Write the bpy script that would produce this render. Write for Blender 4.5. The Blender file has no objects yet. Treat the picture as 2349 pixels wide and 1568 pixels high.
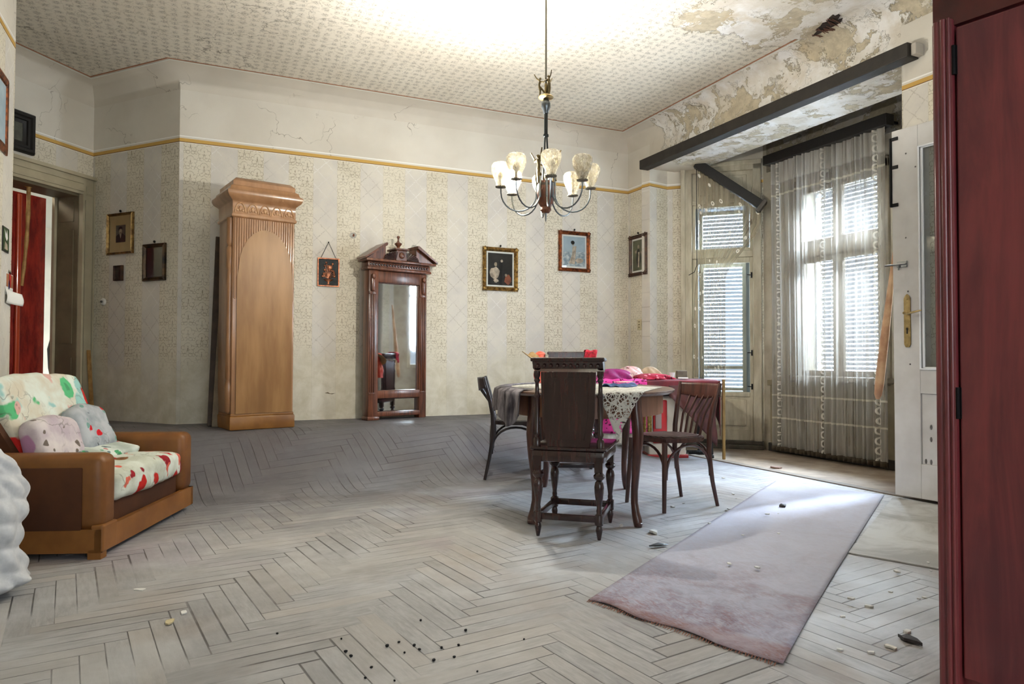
import bpy, bmesh, math, random
from mathutils import Vector, Matrix
random.seed(7)
PI = math.pi
SC = bpy.context.scene
COL = SC.collection

# ---------------------------------------------------------------- camera, world, big lights, exposure
CAM_H = .95; YAW = math.radians(24.37); PITCH = math.radians(1.37); ROLL = math.radians(.15)
cd = bpy.data.cameras.new('camera'); cam = bpy.data.objects.new('camera', cd); COL.objects.link(cam)
cd.sensor_width = 36.0; cd.lens = 36.0*1610/2349; cd.clip_start = .02
_r = Vector((math.cos(YAW), -math.sin(YAW), 0)); _f = Vector((math.sin(YAW)*math.cos(PITCH), math.cos(YAW)*math.cos(PITCH), math.sin(PITCH)))
_u = _r.cross(_f)
CR = _r*math.cos(ROLL)+_u*math.sin(ROLL); CU = -_r*math.sin(ROLL)+_u*math.cos(ROLL)
cam.matrix_world = Matrix(((CR.x, CU.x, -_f.x, 0), (CR.y, CU.y, -_f.y, 0), (CR.z, CU.z, -_f.z, CAM_H), (0, 0, 0, 1)))
SC.camera = cam
SC.view_settings.view_transform = 'Standard'; SC.view_settings.look = 'None'
SC.view_settings.gamma = 1; SC.view_settings.use_curve_mapping = False
SC.view_settings.exposure = 0.92
SC.cycles.max_bounces = 7; SC.cycles.diffuse_bounces = 3; SC.cycles.glossy_bounces = 3; SC.cycles.transmission_bounces = 2
SC.cycles.transparent_max_bounces = 14; SC.cycles.adaptive_threshold = .1; SC.cycles.adaptive_min_samples = 24; SC.cycles.caustics_reflective = False; SC.cycles.caustics_refractive = False
W = bpy.data.worlds.new('world'); SC.world = W; W.use_nodes = True
W.node_tree.nodes['Background'].inputs[0].default_value = (.80, .88, 1, 1)
W.node_tree.nodes['Background'].inputs[1].default_value = .42

def area(name, loc, direction, sx, sy, power, color, spread=180):
    l = bpy.data.lights.new(name, 'AREA'); l.shape = 'RECTANGLE'; l.size = sx; l.size_y = sy
    l.energy = power; l.color = color; l.spread = math.radians(spread)
    o = bpy.data.objects.new(name, l); COL.objects.link(o); o.location = loc
    o.rotation_euler = Vector(direction).to_track_quat('-Z', 'Y').to_euler()
    return o
# daylight outside the bay: one behind the window, one behind the balcony door, one by the near side of the bay
area('daylight_window', (6.35, 4.65, 1.95), (-1, 0, -.12), 2.2, 2.6, 9, (.80, .87, 1))
area('daylight_high', (7.5, 5.5, 4.2), (-1, -.30, -.80), 4.0, 1.5, 2700, (.74, .85, 1), 90)
area('daylight_balcony', (5.75, 6.75, 1.75), (-.70, -.72, -.05), 1.6, 3.0, 16, (.80, .87, 1))
area('daylight_bay_side', (5.9, 3.0, 1.8), (-.85, .35, -.50), 1.0, 1.6, 120, (.82, .90, 1))
# added fill light behind the unseen rear wall, shining in through its windows
area('fill_light_rear', (1.0, -3.4, 1.9), (.05, 1, -.06), 4.2, 2.2, 105, (.93, .965, 1))

# ---------------------------------------------------------------- helpers
def ray(px, py): return CR*((px-1174.5)/1610)-CU*((py-784)/1610)+_f
CP = Vector((0, 0, CAM_H))
def on_z(px, py, z=0.0): d = ray(px, py); return CP+d*((z-CAM_H)/d.z)
def on_plane(px, py, p, n):
    p = Vector(p); n = Vector(n); d = ray(px, py); return CP+d*((p-CP).dot(n)/d.dot(n))
def lin(c):
    return tuple((x/12.92 if x <= .04045 else ((x+.055)/1.055)**2.4) for x in (v/255 for v in c))
def ss(a, b, x):
    t = min(1, max(0, (x-a)/(b-a))); return t*t*(3-2*t)
def floor_z(x, y):           # floor height bent up into a made-up ramp towards the far wall
    return .375*ss(5.0, 6.05, y)*(1-ss(3.1, 4.2, x))

def tag(o, label=None, cat=None, group=None, kind=None):
    if label: o['label'] = label
    if cat: o['category'] = cat
    if group: o['group'] = group
    if kind: o['kind'] = kind
    return o
def thing(name, label, cat, loc=(0, 0, 0), rz=0.0, group=None):
    o = bpy.data.objects.new(name, None); COL.objects.link(o); o.empty_display_size = .1
    o.location = loc; o.rotation_euler = (0, 0, rz)
    return tag(o, label, cat, group)
def dup(root, loc=None, rz=None, label=None, group=None):
    r = root.copy(); COL.objects.link(r)
    if loc is not None: r.location = loc
    if rz is not None: r.rotation_euler = (0, 0, rz)
    if label: r['label'] = label
    if group: r['group'] = group
    for ch in list(root.children):
        c = ch.copy(); COL.objects.link(c); c.parent = r
        for g in list(ch.children):
            d = g.copy(); COL.objects.link(d); d.parent = c
    return r

class MB:
    def __init__(s): s.v = []; s.f = []; s.m = []; s.uv = {}
    def add(s, vs, fs, mi=0, M=None):
        b = len(s.v)
        for p in vs:
            p = Vector(p)
            s.v.append(M @ p if M is not None else p)
        for f in fs: s.f.append([b+i for i in f]); s.m.append(mi)
        return s
    def box(s, x0, x1, y0, y1, z0, z1, mi=0, M=None):
        return s.add([(x0,y0,z0),(x1,y0,z0),(x1,y1,z0),(x0,y1,z0),(x0,y0,z1),(x1,y0,z1),(x1,y1,z1),(x0,y1,z1)],
                     [(0,3,2,1),(4,5,6,7),(0,1,5,4),(1,2,6,5),(2,3,7,6),(3,0,4,7)], mi, M)
    def rbox(s, x0, x1, y0, y1, z0, z1, r=.01, mi=0, M=None, seg=2):
        bm = bmesh.new(); bmesh.ops.create_cube(bm, size=1)
        for v in bm.verts: v.co = Vector(((x0+x1)/2+v.co.x*(x1-x0), (y0+y1)/2+v.co.y*(y1-y0), (z0+z1)/2+v.co.z*(z1-z0)))
        r = min(r, .49*min(x1-x0, y1-y0, z1-z0))
        bmesh.ops.bevel(bm, geom=bm.edges[:], offset=r, segments=seg, profile=.5, affect='EDGES')
        bm.verts.index_update()
        s.add([v.co.copy() for v in bm.verts], [[v.index for v in f.verts] for f in bm.faces], mi, M); bm.free(); return s
    def prism(s, poly, d0, d1, axis='y', mi=0, M=None):
        # poly of 2D points; axis the extrusion axis: 'y' -> (x, z), 'z' -> (x, y), 'x' -> (y, z)
        n = len(poly); mk = {'y': lambda a, b, d: (a, d, b), 'z': lambda a, b, d: (a, b, d), 'x': lambda a, b, d: (d, a, b)}[axis]
        vs = [mk(a, b, d0) for a, b in poly]+[mk(a, b, d1) for a, b in poly]
        fs = [tuple(range(n))[::-1], tuple(range(n, 2*n))]+[(i, (i+1) % n, n+(i+1) % n, n+i) for i in range(n)]
        return s.add(vs, fs, mi, M)
    def tube(s, pts, rad, seg=8, mi=0, M=None, cap=True, flat=1.0):
        pts = [Vector(p) for p in pts]; n = len(pts)
        if not hasattr(rad, '__len__'): rad = [rad]*n
        vs = []; up = None
        for i, p in enumerate(pts):
            t = (pts[min(i+1, n-1)]-pts[max(i-1, 0)]).normalized()
            if up is None:
                up = Vector((0, 0, 1)) if abs(t.z) < .9 else Vector((1, 0, 0))
            a = t.cross(up).normalized(); b = a.cross(t).normalized(); up = b
            for k in range(seg):
                w = 2*PI*k/seg; vs.append(p+a*math.cos(w)*rad[i]+b*math.sin(w)*rad[i]*flat)
        fs = [(i*seg+k, i*seg+(k+1) % seg, (i+1)*seg+(k+1) % seg, (i+1)*seg+k) for i in range(n-1) for k in range(seg)]
        if cap: fs += [tuple(range(seg))[::-1], tuple(range((n-1)*seg, n*seg))]
        return s.add(vs, fs, mi, M)
    def lathe(s, prof, c=(0, 0, 0), seg=16, mi=0, M=None, sx=1, sy=1):
        vs = []; n = len(prof)
        for r, z in prof:
            for k in range(seg):
                w = 2*PI*k/seg; vs.append((c[0]+r*math.cos(w)*sx, c[1]+r*math.sin(w)*sy, c[2]+z))
        fs = [(i*seg+k, i*seg+(k+1) % seg, (i+1)*seg+(k+1) % seg, (i+1)*seg+k) for i in range(n-1) for k in range(seg)]
        if prof[0][0] > 1e-5: fs.append(tuple(range(seg))[::-1])
        if prof[-1][0] > 1e-5: fs.append(tuple(range((n-1)*seg, n*seg)))
        return s.add(vs, fs, mi, M)
    def ball(s, c, rx, ry=None, rz=None, seg=12, mi=0, M=None):
        ry = ry or rx; rz = rz or rx; n = max(4, seg//2)
        vs = [(c[0], c[1], c[2]-rz)]
        for i in range(1, n):
            a = -PI/2+PI*i/n
            for k in range(seg):
                w = 2*PI*k/seg; vs.append((c[0]+rx*math.cos(a)*math.cos(w), c[1]+ry*math.cos(a)*math.sin(w), c[2]+rz*math.sin(a)))
        vs.append((c[0], c[1], c[2]+rz)); L = len(vs)-1
        fs = [(0, 1+(k+1) % seg, 1+k) for k in range(seg)]
        fs += [(1+i*seg+k, 1+i*seg+(k+1) % seg, 1+(i+1)*seg+(k+1) % seg, 1+(i+1)*seg+k) for i in range(n-2) for k in range(seg)]
        b = 1+(n-2)*seg; fs += [(b+k, b+(k+1) % seg, L) for k in range(seg)]
        return s.add(vs, fs, mi, M)
    def grid(s, fn, nu, nv, mi=0, M=None, hole=None):
        vs = [fn(i/nu, j/nv) for j in range(nv+1) for i in range(nu+1)]
        fs = [(j*(nu+1)+i, j*(nu+1)+i+1, (j+1)*(nu+1)+i+1, (j+1)*(nu+1)+i) for j in range(nv) for i in range(nu) if not (hole and hole((i+.5)/nu, (j+.5)/nv))]
        b = len(s.v); s.add(vs, fs, mi, M)
        for j in range(nv+1):
            for i in range(nu+1): s.uv[b+j*(nu+1)+i] = (i/nu, j/nv)
        return s
    def sweep(s, prof, line, closed=False, mi=0, M=None, side=1):
        # prof (offset, z) swept along the 2D line with mitred corners; offset grows to the right of the line (side=1)
        n = len(line); P = [Vector(p[:2]) for p in line]; off = []
        for i in range(n):
            a = P[i]-P[i-1] if (i > 0 or closed) else P[1]-P[0]
            b = P[(i+1) % n]-P[i] if (i < n-1 or closed) else P[-1]-P[-2]
            na = Vector((a.y, -a.x)).normalized()*side; nb = Vector((b.y, -b.x)).normalized()*side
            m = (na+nb); m = m/max(.15, m.dot(na)) if m.length > 1e-6 else na
            off.append(m)
        vs = []
        for i in range(n):
            for d, z in prof: q = P[i]+off[i]*d; vs.append((q.x, q.y, z))
        k = len(prof); R = n if closed else n-1
        fs = [(i*k+j, ((i+1) % n)*k+j, ((i+1) % n)*k+j+1, i*k+j+1) for i in range(R) for j in range(k-1)]
        return s.add(vs, fs, mi, M)
    def build(s, name, mats, parent=None, smooth=False, loc=None, rz=None, uvfn=None, solid=0, sub=0, autosmooth=True):
        me = bpy.data.meshes.new(name); me.from_pydata([tuple(v) for v in s.v], [], s.f)
        if not isinstance(mats, (list, tuple)): mats = [mats]
        for m in mats: me.materials.append(m)
        if len(mats) > 1: me.polygons.foreach_set('material_index', s.m)
        if s.uv or uvfn:
            ul = me.uv_layers.new(name='UVMap')
            for p in me.polygons:
                for li in p.loop_indices:
                    vi = me.loops[li].vertex_index
                    ul.data[li].uv = uvfn(me.vertices[vi].co, p) if uvfn else s.uv.get(vi, (0, 0))
        bm = bmesh.new(); bm.from_mesh(me)
        if not s.uv and not uvfn: bmesh.ops.recalc_face_normals(bm, faces=bm.faces)
        bm.to_mesh(me); bm.free()
        if smooth:
            me.polygons.foreach_set('use_smooth', [True]*len(me.polygons))
            if autosmooth: me.set_sharp_from_angle(angle=math.radians(40))
        me.update()
        o = bpy.data.objects.new(name, me); COL.objects.link(o)
        if parent: o.parent = parent
        if loc: o.location = loc
        if rz is not None: o.rotation_euler = (0, 0, rz)
        if solid: md = o.modifiers.new('solid', 'SOLIDIFY'); md.thickness = solid; md.offset = 0
        if sub: md = o.modifiers.new('sub', 'SUBSURF'); md.levels = sub; md.render_levels = sub
        return o

# ---------------------------------------------------------------- shader expressions
class NT:
    def __init__(s, name):
        s.mat = bpy.data.materials.new(name); s.mat.use_nodes = True
        s.t = s.mat.node_tree; s.bsdf = s.t.nodes['Principled BSDF']; s.out = s.t.nodes['Material Output']
    def put(s, inp, val):
        if isinstance(val, V): s.t.links.new(val.k, inp)
        elif isinstance(val, (tuple, list)):
            val = tuple(val)
            inp.default_value = val+(1,) if len(val) == 3 and len(inp.default_value) == 4 else val
        else: inp.default_value = val
    def math(s, op, *a, clamp=False):
        n = s.t.nodes.new('ShaderNodeMath'); n.operation = op; n.use_clamp = clamp
        for i, x in enumerate(a): s.put(n.inputs[i], x)
        return V(s, n.outputs[0])
    def coord(s, kind='Object'):
        n = s.t.nodes.new('ShaderNodeTexCoord'); return V(s, n.outputs[kind])
    def world(s):
        n = s.t.nodes.new('ShaderNodeNewGeometry'); return V(s, n.outputs['Position'])
    def sep(s, v):
        n = s.t.nodes.new('ShaderNodeSeparateXYZ'); s.put(n.inputs[0], v); return [V(s, o) for o in n.outputs]
    def comb(s, x, y, z=0.0):
        n = s.t.nodes.new('ShaderNodeCombineXYZ')
        for i, q in enumerate((x, y, z)): s.put(n.inputs[i], q)
        return V(s, n.outputs[0])
    def noise(s, vec, scale=5, detail=3, rough=.5, dist=0, color=False):
        n = s.t.nodes.new('ShaderNodeTexNoise'); s.put(n.inputs['Vector'], vec)
        n.inputs['Scale'].default_value = scale; n.inputs['Detail'].default_value = detail
        n.inputs['Roughness'].default_value = rough; n.inputs['Distortion'].default_value = dist
        return V(s, n.outputs['Color' if color else 'Fac'])
    def white(s, vec):
        n = s.t.nodes.new('ShaderNodeTexWhiteNoise'); s.put(n.inputs['Vector'], vec); return V(s, n.outputs['Value'])
    def voro(s, vec, scale=5, feature='F1', out='Distance', rnd=1.0):
        n = s.t.nodes.new('ShaderNodeTexVoronoi'); n.feature = feature; s.put(n.inputs['Vector'], vec)
        n.inputs['Scale'].default_value = scale; n.inputs['Randomness'].default_value = rnd
        return V(s, n.outputs[out])
    def vmul(s, v, sc):
        n = s.t.nodes.new('ShaderNodeVectorMath'); n.operation = 'MULTIPLY'; s.put(n.inputs[0], v); n.inputs[1].default_value = sc
        return V(s, n.outputs[0])
    def vadd(s, v, w):
        n = s.t.nodes.new('ShaderNodeVectorMath'); n.operation = 'ADD'; s.put(n.inputs[0], v); s.put(n.inputs[1], w)
        return V(s, n.outputs[0])
    def ramp(s, x, a, b):     # smooth 0..1
        n = s.t.nodes.new('ShaderNodeMapRange'); n.interpolation_type = 'SMOOTHSTEP'; s.put(n.inputs[0], x)
        s.put(n.inputs[1], a); s.put(n.inputs[2], b); return V(s, n.outputs[0])
    def mix(s, f, a, b, mode='MIX'):
        n = s.t.nodes.new('ShaderNodeMix'); n.data_type = 'RGBA'; n.blend_type = mode; n.clamp_factor = True
        s.put(n.inputs[0], f); s.put(n.inputs[6], a); s.put(n.inputs[7], b); return V(s, n.outputs[2])
    def bump(s, h, strength=.3, dist=.01):
        n = s.t.nodes.new('ShaderNodeBump'); n.inputs['Strength'].default_value = strength; n.inputs['Distance'].default_value = dist
        s.put(n.inputs['Height'], h); s.t.links.new(n.outputs[0], s.bsdf.inputs['Normal'])
    def set(s, **k):
        for a, b in k.items(): s.put(s.bsdf.inputs[a.replace('_', ' ')], b)
        return s
class V:
    def __init__(s, n, k): s.n = n; s.k = k
    def __add__(s, o): return s.n.math('ADD', s, o)
    __radd__ = __add__
    def __sub__(s, o): return s.n.math('SUBTRACT', s, o)
    def __rsub__(s, o): return s.n.math('SUBTRACT', o, s)
    def __mul__(s, o): return s.n.math('MULTIPLY', s, o)
    __rmul__ = __mul__
    def __truediv__(s, o): return s.n.math('DIVIDE', s, o)
    def lt(s, o): return s.n.math('LESS_THAN', s, o)
    def gt(s, o): return s.n.math('GREATER_THAN', s, o)
    def floor(s): return s.n.math('FLOOR', s)
    def fract(s): return s.n.math('FRACT', s)
    def abs(s): return s.n.math('ABSOLUTE', s)
    def mn(s, o): return s.n.math('MINIMUM', s, o)
    def mx(s, o): return s.n.math('MAXIMUM', s, o)
def length(n, x, y): return n.math('SQRT', x*x+y*y)

def simple(name, rgb, rough=.6, metal=0.0, var=.0, scale=8, bump=0.0, bscale=40, spec=None, rgb2=None, coat=0, stretch=None, world=False):
    n = NT(name); c = n.coord()
    if stretch: c = n.vmul(c, stretch)
    base = lin(rgb)
    if var or rgb2:
        f = n.ramp(n.noise(c, scale, 4, .6), .3, .7)
        b = lin(rgb2) if rgb2 else tuple(x*(1-var) for x in base)
        n.set(Base_Color=n.mix(f, base, b))
    else: n.set(Base_Color=base)
    n.set(Roughness=rough, Metallic=metal)
    if coat: n.set(Coat_Weight=coat, Coat_Roughness=.12)
    if spec is not None: n.set(Specular_IOR_Level=spec)
    if bump: n.bump(n.noise(c, bscale, 3, .6), bump, .004)
    return n.mat
def wood(name, a, b, rough=.4, axis=2, scale=9, coat=0.0, stretchv=14, bump=.15):
    n = NT(name); c = n.coord(); sv = [stretchv]*3; sv[axis] = 1.0
    q = n.vmul(c, sv)
    g = n.noise(q, scale*.35, 6, .65, .6); g2 = n.noise(c, 3.0, 3)
    f = n.ramp(g*.75+g2*.25, .34, .66)
    n.set(Base_Color=n.mix(f, lin(a), lin(b)), Roughness=rough)
    if coat: n.set(Coat_Weight=coat, Coat_Roughness=.18)
    n.bump(g, bump, .003)
    return n.mat

# wallpaper: UV in metres, u along the wall, v the height
def wallpaper(name, phase=.105, tint=(1, 1, 1), rail=True):
    n = NT(name); uv = n.coord('UV'); u, v, _ = n.sep(uv); pos = n.world(); px, py, pz = n.sep(pos)
    P = (u+phase)/.443; fp = P.fract(); orn = fp.lt(.5)
    c4 = fp*4; col = c4.floor(); cu = (c4.fract()-.5)*.11
    cell = v/.137+col*.4; cv = (cell.fract()-.5)*.137
    au = cu.abs(); W_ = .0034
    def ring(x, y, r, cond=None):
        d = 1-n.ramp((length(n, x, y)-r).abs(), 0.0, W_)
        return d*cond if cond is not None else d
    l = ring(cu, cv-.026, .029, cv.gt(.018))
    l = l.mx(ring(au-.036, cv-.012, .017, au.gt(.028)))
    l = l.mx(ring(au-.026, cv+.022, .020, cv.lt(-.004)))
    l = l.mx(ring(au-.020, cv+.050, .015))
    l = l.mx(ring(au-.045, cv+.052, .011))
    stem = (1-n.ramp(au, .002, .0065))*(1-n.ramp((cv-.005).abs(), .016, .028))
    l = l.mx(stem)
    brk = n.noise(uv, 60, 2); l = l*n.ramp(brk, .30, .55)
    # lattice on the plain stripes
    a = ((u+v)/.16).fract()-.5; b = ((u-v)/.16).fract()-.5
    wob = n.noise(uv, 45, 2)*.16-.08
    lat = (1-n.ramp((a+wob).abs(), .015, .05)).mx(1-n.ramp((b+wob).abs(), .015, .05))
    lat = lat*n.ramp(n.noise(uv, 90, 2), .35, .6)
    # where the print survives
    big = n.noise(pos, .9, 4, .6); med = n.noise(pos, 3.5, 4, .6)
    low = n.ramp(v+(big-.5)*1.1+(med-.5)*.5, .75, 1.15)
    strength = n.ramp(big*.6+med*.4, .30, .62)*.55+.40
    cb = n.mix(n.ramp(med, .3, .7), lin((225, 218, 201)), lin((215, 207, 188)))
    cp = n.mix(n.ramp(med, .3, .7), lin((222, 216, 204)), lin((208, 203, 196)))
    base = n.mix(orn, cp, cb)
    base = n.mix(orn*l*low*strength*.80, base, lin((118, 100, 68)))
    gl = n.ramp(n.noise(pos, 1.2, 2), .42, .58)
    latc = n.mix(gl, lin((244, 243, 240)), lin((158, 148, 134)))
    base = n.mix((1-orn)*lat*low*.5, base, latc)
    # bare, mottled lower wall
    mot = n.noise(pos, 7, 6, .7, .4)
    mc = n.mix(n.ramp(mot, .3, .7), lin((222, 216, 200)), lin((196, 188, 164)))
    base = n.mix((1-low)*.75, base, mc)
    seam = 1-n.ramp((P*2).fract().mn(1-(P*2).fract()), 0.0, .012)
    base = n.mix(seam*.18, base, lin((130, 118, 92)))
    # damp marks
    st = n.ramp(n.noise(n.vmul(pos, (1.6, 1.6, .5)), 1.3, 5, .65, .3), .60, .78)
    base = n.mix(st*.22, base, lin((150, 138, 108)))
    if rail:
        cr = n.voro(n.vadd(pos, n.vmul(n.noise(pos, 2.2, 4, .6, color=True), (.9, .9, .9))), 1.1, 'DISTANCE_TO_EDGE')
        crack = (1-n.ramp(cr, .0012, .006))*n.ramp(n.noise(pos, 1.7, 2), .48, .58)
        up = n.mix(n.ramp(n.noise(pos, 2.0, 4), .3, .7), lin((226, 220, 208)), lin((214, 207, 194)))
        up = n.mix(crack*.6, up, lin((120, 108, 92)))
        base = n.mix(v.gt(2.868), base, up)
        base = n.mix(v.gt(2.842)*v.lt(2.874), base, lin((206, 166, 92)))
        base = n.mix(v.gt(2.840)*v.lt(2.845), base, lin((110, 74, 50)))
        base = n.mix(v.gt(2.888)*v.lt(2.898), base, lin((245, 243, 238)))
        base = n.mix(v.gt(2.832)*v.lt(2.838), base, lin((236, 230, 214)))
    base = n.mix(1.0, base, tint, 'MULTIPLY')
    n.set(Base_Color=base, Roughness=.75, Specular_IOR_Level=.25)
    n.bump(mot+l*.3, .12, .004)
    return n.mat

def damage_colours(n, pos):
    """bare and flaking plaster: colour and height"""
    dist = n.vadd(pos, n.vmul(n.noise(pos, 3.0, 5, .65, color=True), (.5, .5, .5)))
    a = n.noise(dist, 2.6, 8, .62, .3); b = n.noise(dist, 5.5, 6, .6)
    fl = n.ramp(a, .485, .505); fl2 = n.ramp(b, .56, .575)
    c = n.mix(n.ramp(n.noise(pos, 14, 5, .7), .3, .7), lin((208, 196, 170)), lin((178, 166, 144)))
    c = n.mix(fl2, c, lin((214, 206, 190)))
    c = n.mix(fl, c, n.mix(n.ramp(n.noise(pos, 5, 4, .6), .35, .65), lin((236, 233, 228)), lin((216, 208, 194))))
    edge = (1-n.ramp((a-.482).abs(), .001, .006))*n.ramp(n.noise(pos, 4, 2), .45, .6)
    edge2 = (1-n.ramp((b-.556).abs(), .001, .008))*n.ramp(n.noise(pos, 6, 2), .5, .62)
    c = n.mix(edge.mx(edge2)*.7, c, lin((110, 98, 80)))
    rust = n.ramp(n.noise(dist, 1.7, 4), .60, .72)
    c = n.mix(rust*.45, c, lin((200, 178, 140)))
    h = fl*.6+fl2*.35+n.noise(pos, 25, 5, .7)*.25
    return c, h
def plaster_right(name, paper):
    """ceiling margins, coves and lintel; everything near the bay is peeling"""
    n = NT(name); pos = n.world(); x, y, z = n.sep(pos)
    dc, h = damage_colours(n, pos)
    clean = n.mix(n.ramp(n.noise(pos, 2.0, 4), .3, .7), lin((220, 212, 198)), lin((208, 200, 186)))
    cr = n.voro(n.vadd(pos, n.vmul(n.noise(pos, 2.2, 4, .6, color=True), (.9, .9, .9))), 1.0, 'DISTANCE_TO_EDGE')
    crack = (1-n.ramp(cr, .001, .005))*n.ramp(n.noise(pos, 1.7, 2), .50, .6)
    clean = n.mix(crack*.55, clean, lin((120, 108, 92)))
    nn = n.noise(pos, 3.2, 6, .65, .3)-.5
    m1 = n.ramp((x-4.33)+nn*.35, -.01, .01)*n.ramp((6.1-y)+nn*.9, -.02, .02)
    m2 = n.ramp((x-3.2).mn(4.28-y)+nn*.8, -.01, .01)
    m = m1.mx(m2)
    col = n.mix(m, clean, dc)
    if paper:
        vv = n.comb(x, y, 0.0)
        w = n.vadd(vv, n.vmul(n.noise(vv, 9, 3, color=True), (.03, .03, .0)))
        vo = n.voro(w, 13, 'F1', 'Distance', .22); sp = (1-n.ramp(vo, .16, .46))*n.ramp(n.noise(vv, 95, 3, .7), .42, .60)
        ed = n.voro(w, 15, 'DISTANCE_TO_EDGE', 'Distance', .75); ln = (1-n.ramp(ed, .012, .06))*n.ramp(n.noise(vv, 50, 2), .40, .6)
        pc = n.mix(n.ramp(n.noise(pos, .8, 3), .3, .7), lin((228, 221, 206)), lin((214, 206, 190)))
        pc = n.mix(sp*.80, pc, lin((132, 126, 116)))
        pc = n.mix(ln*.5, pc, lin((150, 140, 122)))
        big = (1-n.ramp((n.noise(n.vadd(vv, (3.1, 0, 0)), .55, 6, .6)-.5).abs(), .0006, .0028))*n.ramp(x*-1, -1.8, -.2)
        pc = n.mix(big*.6, pc, lin((96, 88, 76)))
        m2b = n.ramp((x-3.25).mn(4.30-y)+nn*.75, -.008, .008)
        rim = (1-n.ramp(((x-3.25).mn(4.30-y)+nn*.75).abs(), .0, .012))
        col = n.mix(m2b, pc, dc); col = n.mix(rim*.5, col, lin((120, 106, 84)))
        n.bump(m2b*(h+.6)+n.noise(vv, 60, 2)*.06, .55, .012)
    else: n.bump(m*h, .8, .016)
    n.set(Base_Color=col, Roughness=.85, Specular_IOR_Level=.2)
    return n.mat
def parquet(name):
    n = NT(name); pos = n.world(); x0, y0, z0 = n.sep(pos)
    an = math.radians(8); w = .072; N = 7
    x = (x0*math.cos(an)+y0*math.sin(an))/w+200.35; y = (y0*math.cos(an)-x0*math.sin(an))/w+200.2
    i = x.floor(); j = y.floor(); fx = x-i; fy = y-j
    k = n.math('FLOORED_MODULO', i-j, 2.0*N)
    hz = k.lt(N-.5)
    k2 = (2*N-1)-k
    along = n.mixf(hz, k2+fy, k+fx) if hasattr(n, 'mixf') else hz*(k+fx)+(1-hz)*(k2+fy)
    across = hz*fy+(1-hz)*fx
    idx = hz*(i-k)+(1-hz)*(i+57.3); idy = hz*j+(1-hz)*(j-k2+31.7)
    rnd = n.white(n.comb(idx, idy, hz*3.0)); rnd2 = n.white(n.comb(idy, idx, 2.0+hz))
    big = n.noise(pos, .8, 5, .6, .3); med = n.noise(pos, 3.2, 5, .65, .5)
    e = across.mn(1-across).mn(along.mn(N-along))
    gw = .020+n.ramp(rnd2, .7, 1.0)*.05
    gap = (1-n.ramp(e, gw*.5, gw+.02))*n.ramp(n.noise(pos, 2.4, 3), .36, .58)
    gv = n.comb(along*.22+rnd*40, across*1.3+rnd2*30, hz)
    grain = n.noise(gv, 3.2, 5, .7)
    wood_ = n.mix(n.ramp(grain, .3, .7), lin((180, 179, 178)), lin((148, 146, 145)))
    wood_ = n.mix(n.ramp(rnd, .25, 1.0)*.5, wood_, lin((190, 182, 172)))
    wood_ = n.mix(n.ramp(rnd2, .55, 1.0)*.35, wood_, lin((98, 92, 88)))
    dust = n.mix(n.ramp(med, .3, .7), lin((200, 202, 205)), lin((174, 175, 178)))
    wood_ = n.mix(n.ramp(big, .36, .62)*.62+.14, wood_, dust)
    brown = n.ramp(n.noise(n.vadd(pos, (7.3, 2, 0)), 1.1, 4, .6, .4), .54, .68)
    wood_ = n.mix(brown*.35, wood_, lin((156, 138, 122)))
    viol = n.ramp(n.noise(n.vadd(pos, (1.3, 9, 0)), .9, 3, .6, .4), .56, .70)
    wood_ = n.mix(viol*.28, wood_, lin((150, 126, 148)))
    # boards darken gradually towards the far wall, the transition broken up by noise
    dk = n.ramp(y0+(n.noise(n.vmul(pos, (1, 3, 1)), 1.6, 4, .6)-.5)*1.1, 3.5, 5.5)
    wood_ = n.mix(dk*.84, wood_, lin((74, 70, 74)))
    wood_ = n.mix(gap*.75, wood_, lin((52, 46, 42)))
    spk = n.ramp(n.voro(pos, 26, 'F1'), .02, .05)
    wood_ = n.mix((1-spk)*.5, wood_, lin((220, 220, 222)))
    n.set(Base_Color=wood_, Roughness=n.ramp(med, .2, .8)*.25+.42, Specular_IOR_Level=.35)
    n.bump(gap*-1.0+grain*.25+rnd*.25, .5, .006)
    return n.mat

# ---------------------------------------------------------------- materials
M = {}
M['paper'] = wallpaper('wallpaper_striped')
M['paper_left'] = wallpaper('wallpaper_striped_left', phase=.30)
M['paper_return'] = wallpaper('wallpaper_striped_return', phase=.42)
M['paper_bay'] = wallpaper('wallpaper_striped_bay', phase=.335)
M['ceil'] = plaster_right('plaster_flaking', False)
M['ceilpaper'] = plaster_right('ceiling_sprig_paper', True)
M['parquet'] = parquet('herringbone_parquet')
M['line'] = simple('painted_red_line', (176, 120, 88), .8, var=.25, scale=12)
def dirty_plaster():
    n = NT('dirty_bay_plaster'); pos = n.world(); dc, h = damage_colours(n, pos)
    c = n.mix(.72, dc, lin((86, 76, 60))); n.set(Base_Color=c, Roughness=.9); n.bump(h, .8, .02); return n.mat
M['dirty'] = dirty_plaster()
M['baywall'] = simple('bay_wall_paint', (196, 188, 172), .85, rgb2=(168, 158, 140), scale=4, bump=.2, bscale=12)
M['beam'] = simple('dark_rail_wood', (46, 40, 34), .6, var=.4, scale=12, bump=.2)
M['black'] = simple('black_wood', (26, 23, 22), .5, var=.4, scale=20, bump=.2)
M['frame_white'] = simple('aged_white_joinery', (206, 198, 178), .55, rgb2=(176, 166, 144), scale=5, stretch=(3, 3, .6), bump=.1)
M['frame_cream'] = simple('cream_door_joinery', (198, 188, 160), .55, rgb2=(182, 172, 146), scale=4, bump=.08)
M['reveal'] = simple('olive_reveal_joinery', (128, 118, 94), .6, rgb2=(108, 98, 78), scale=4)
M['hall'] = simple('hall_wall', (206, 200, 178), .7, var=.12, scale=3)
M['bayfloor'] = simple('bay_floor_boards', (152, 136, 118), .7, rgb2=(122, 104, 88), scale=5, bump=.25, bscale=14)
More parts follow.
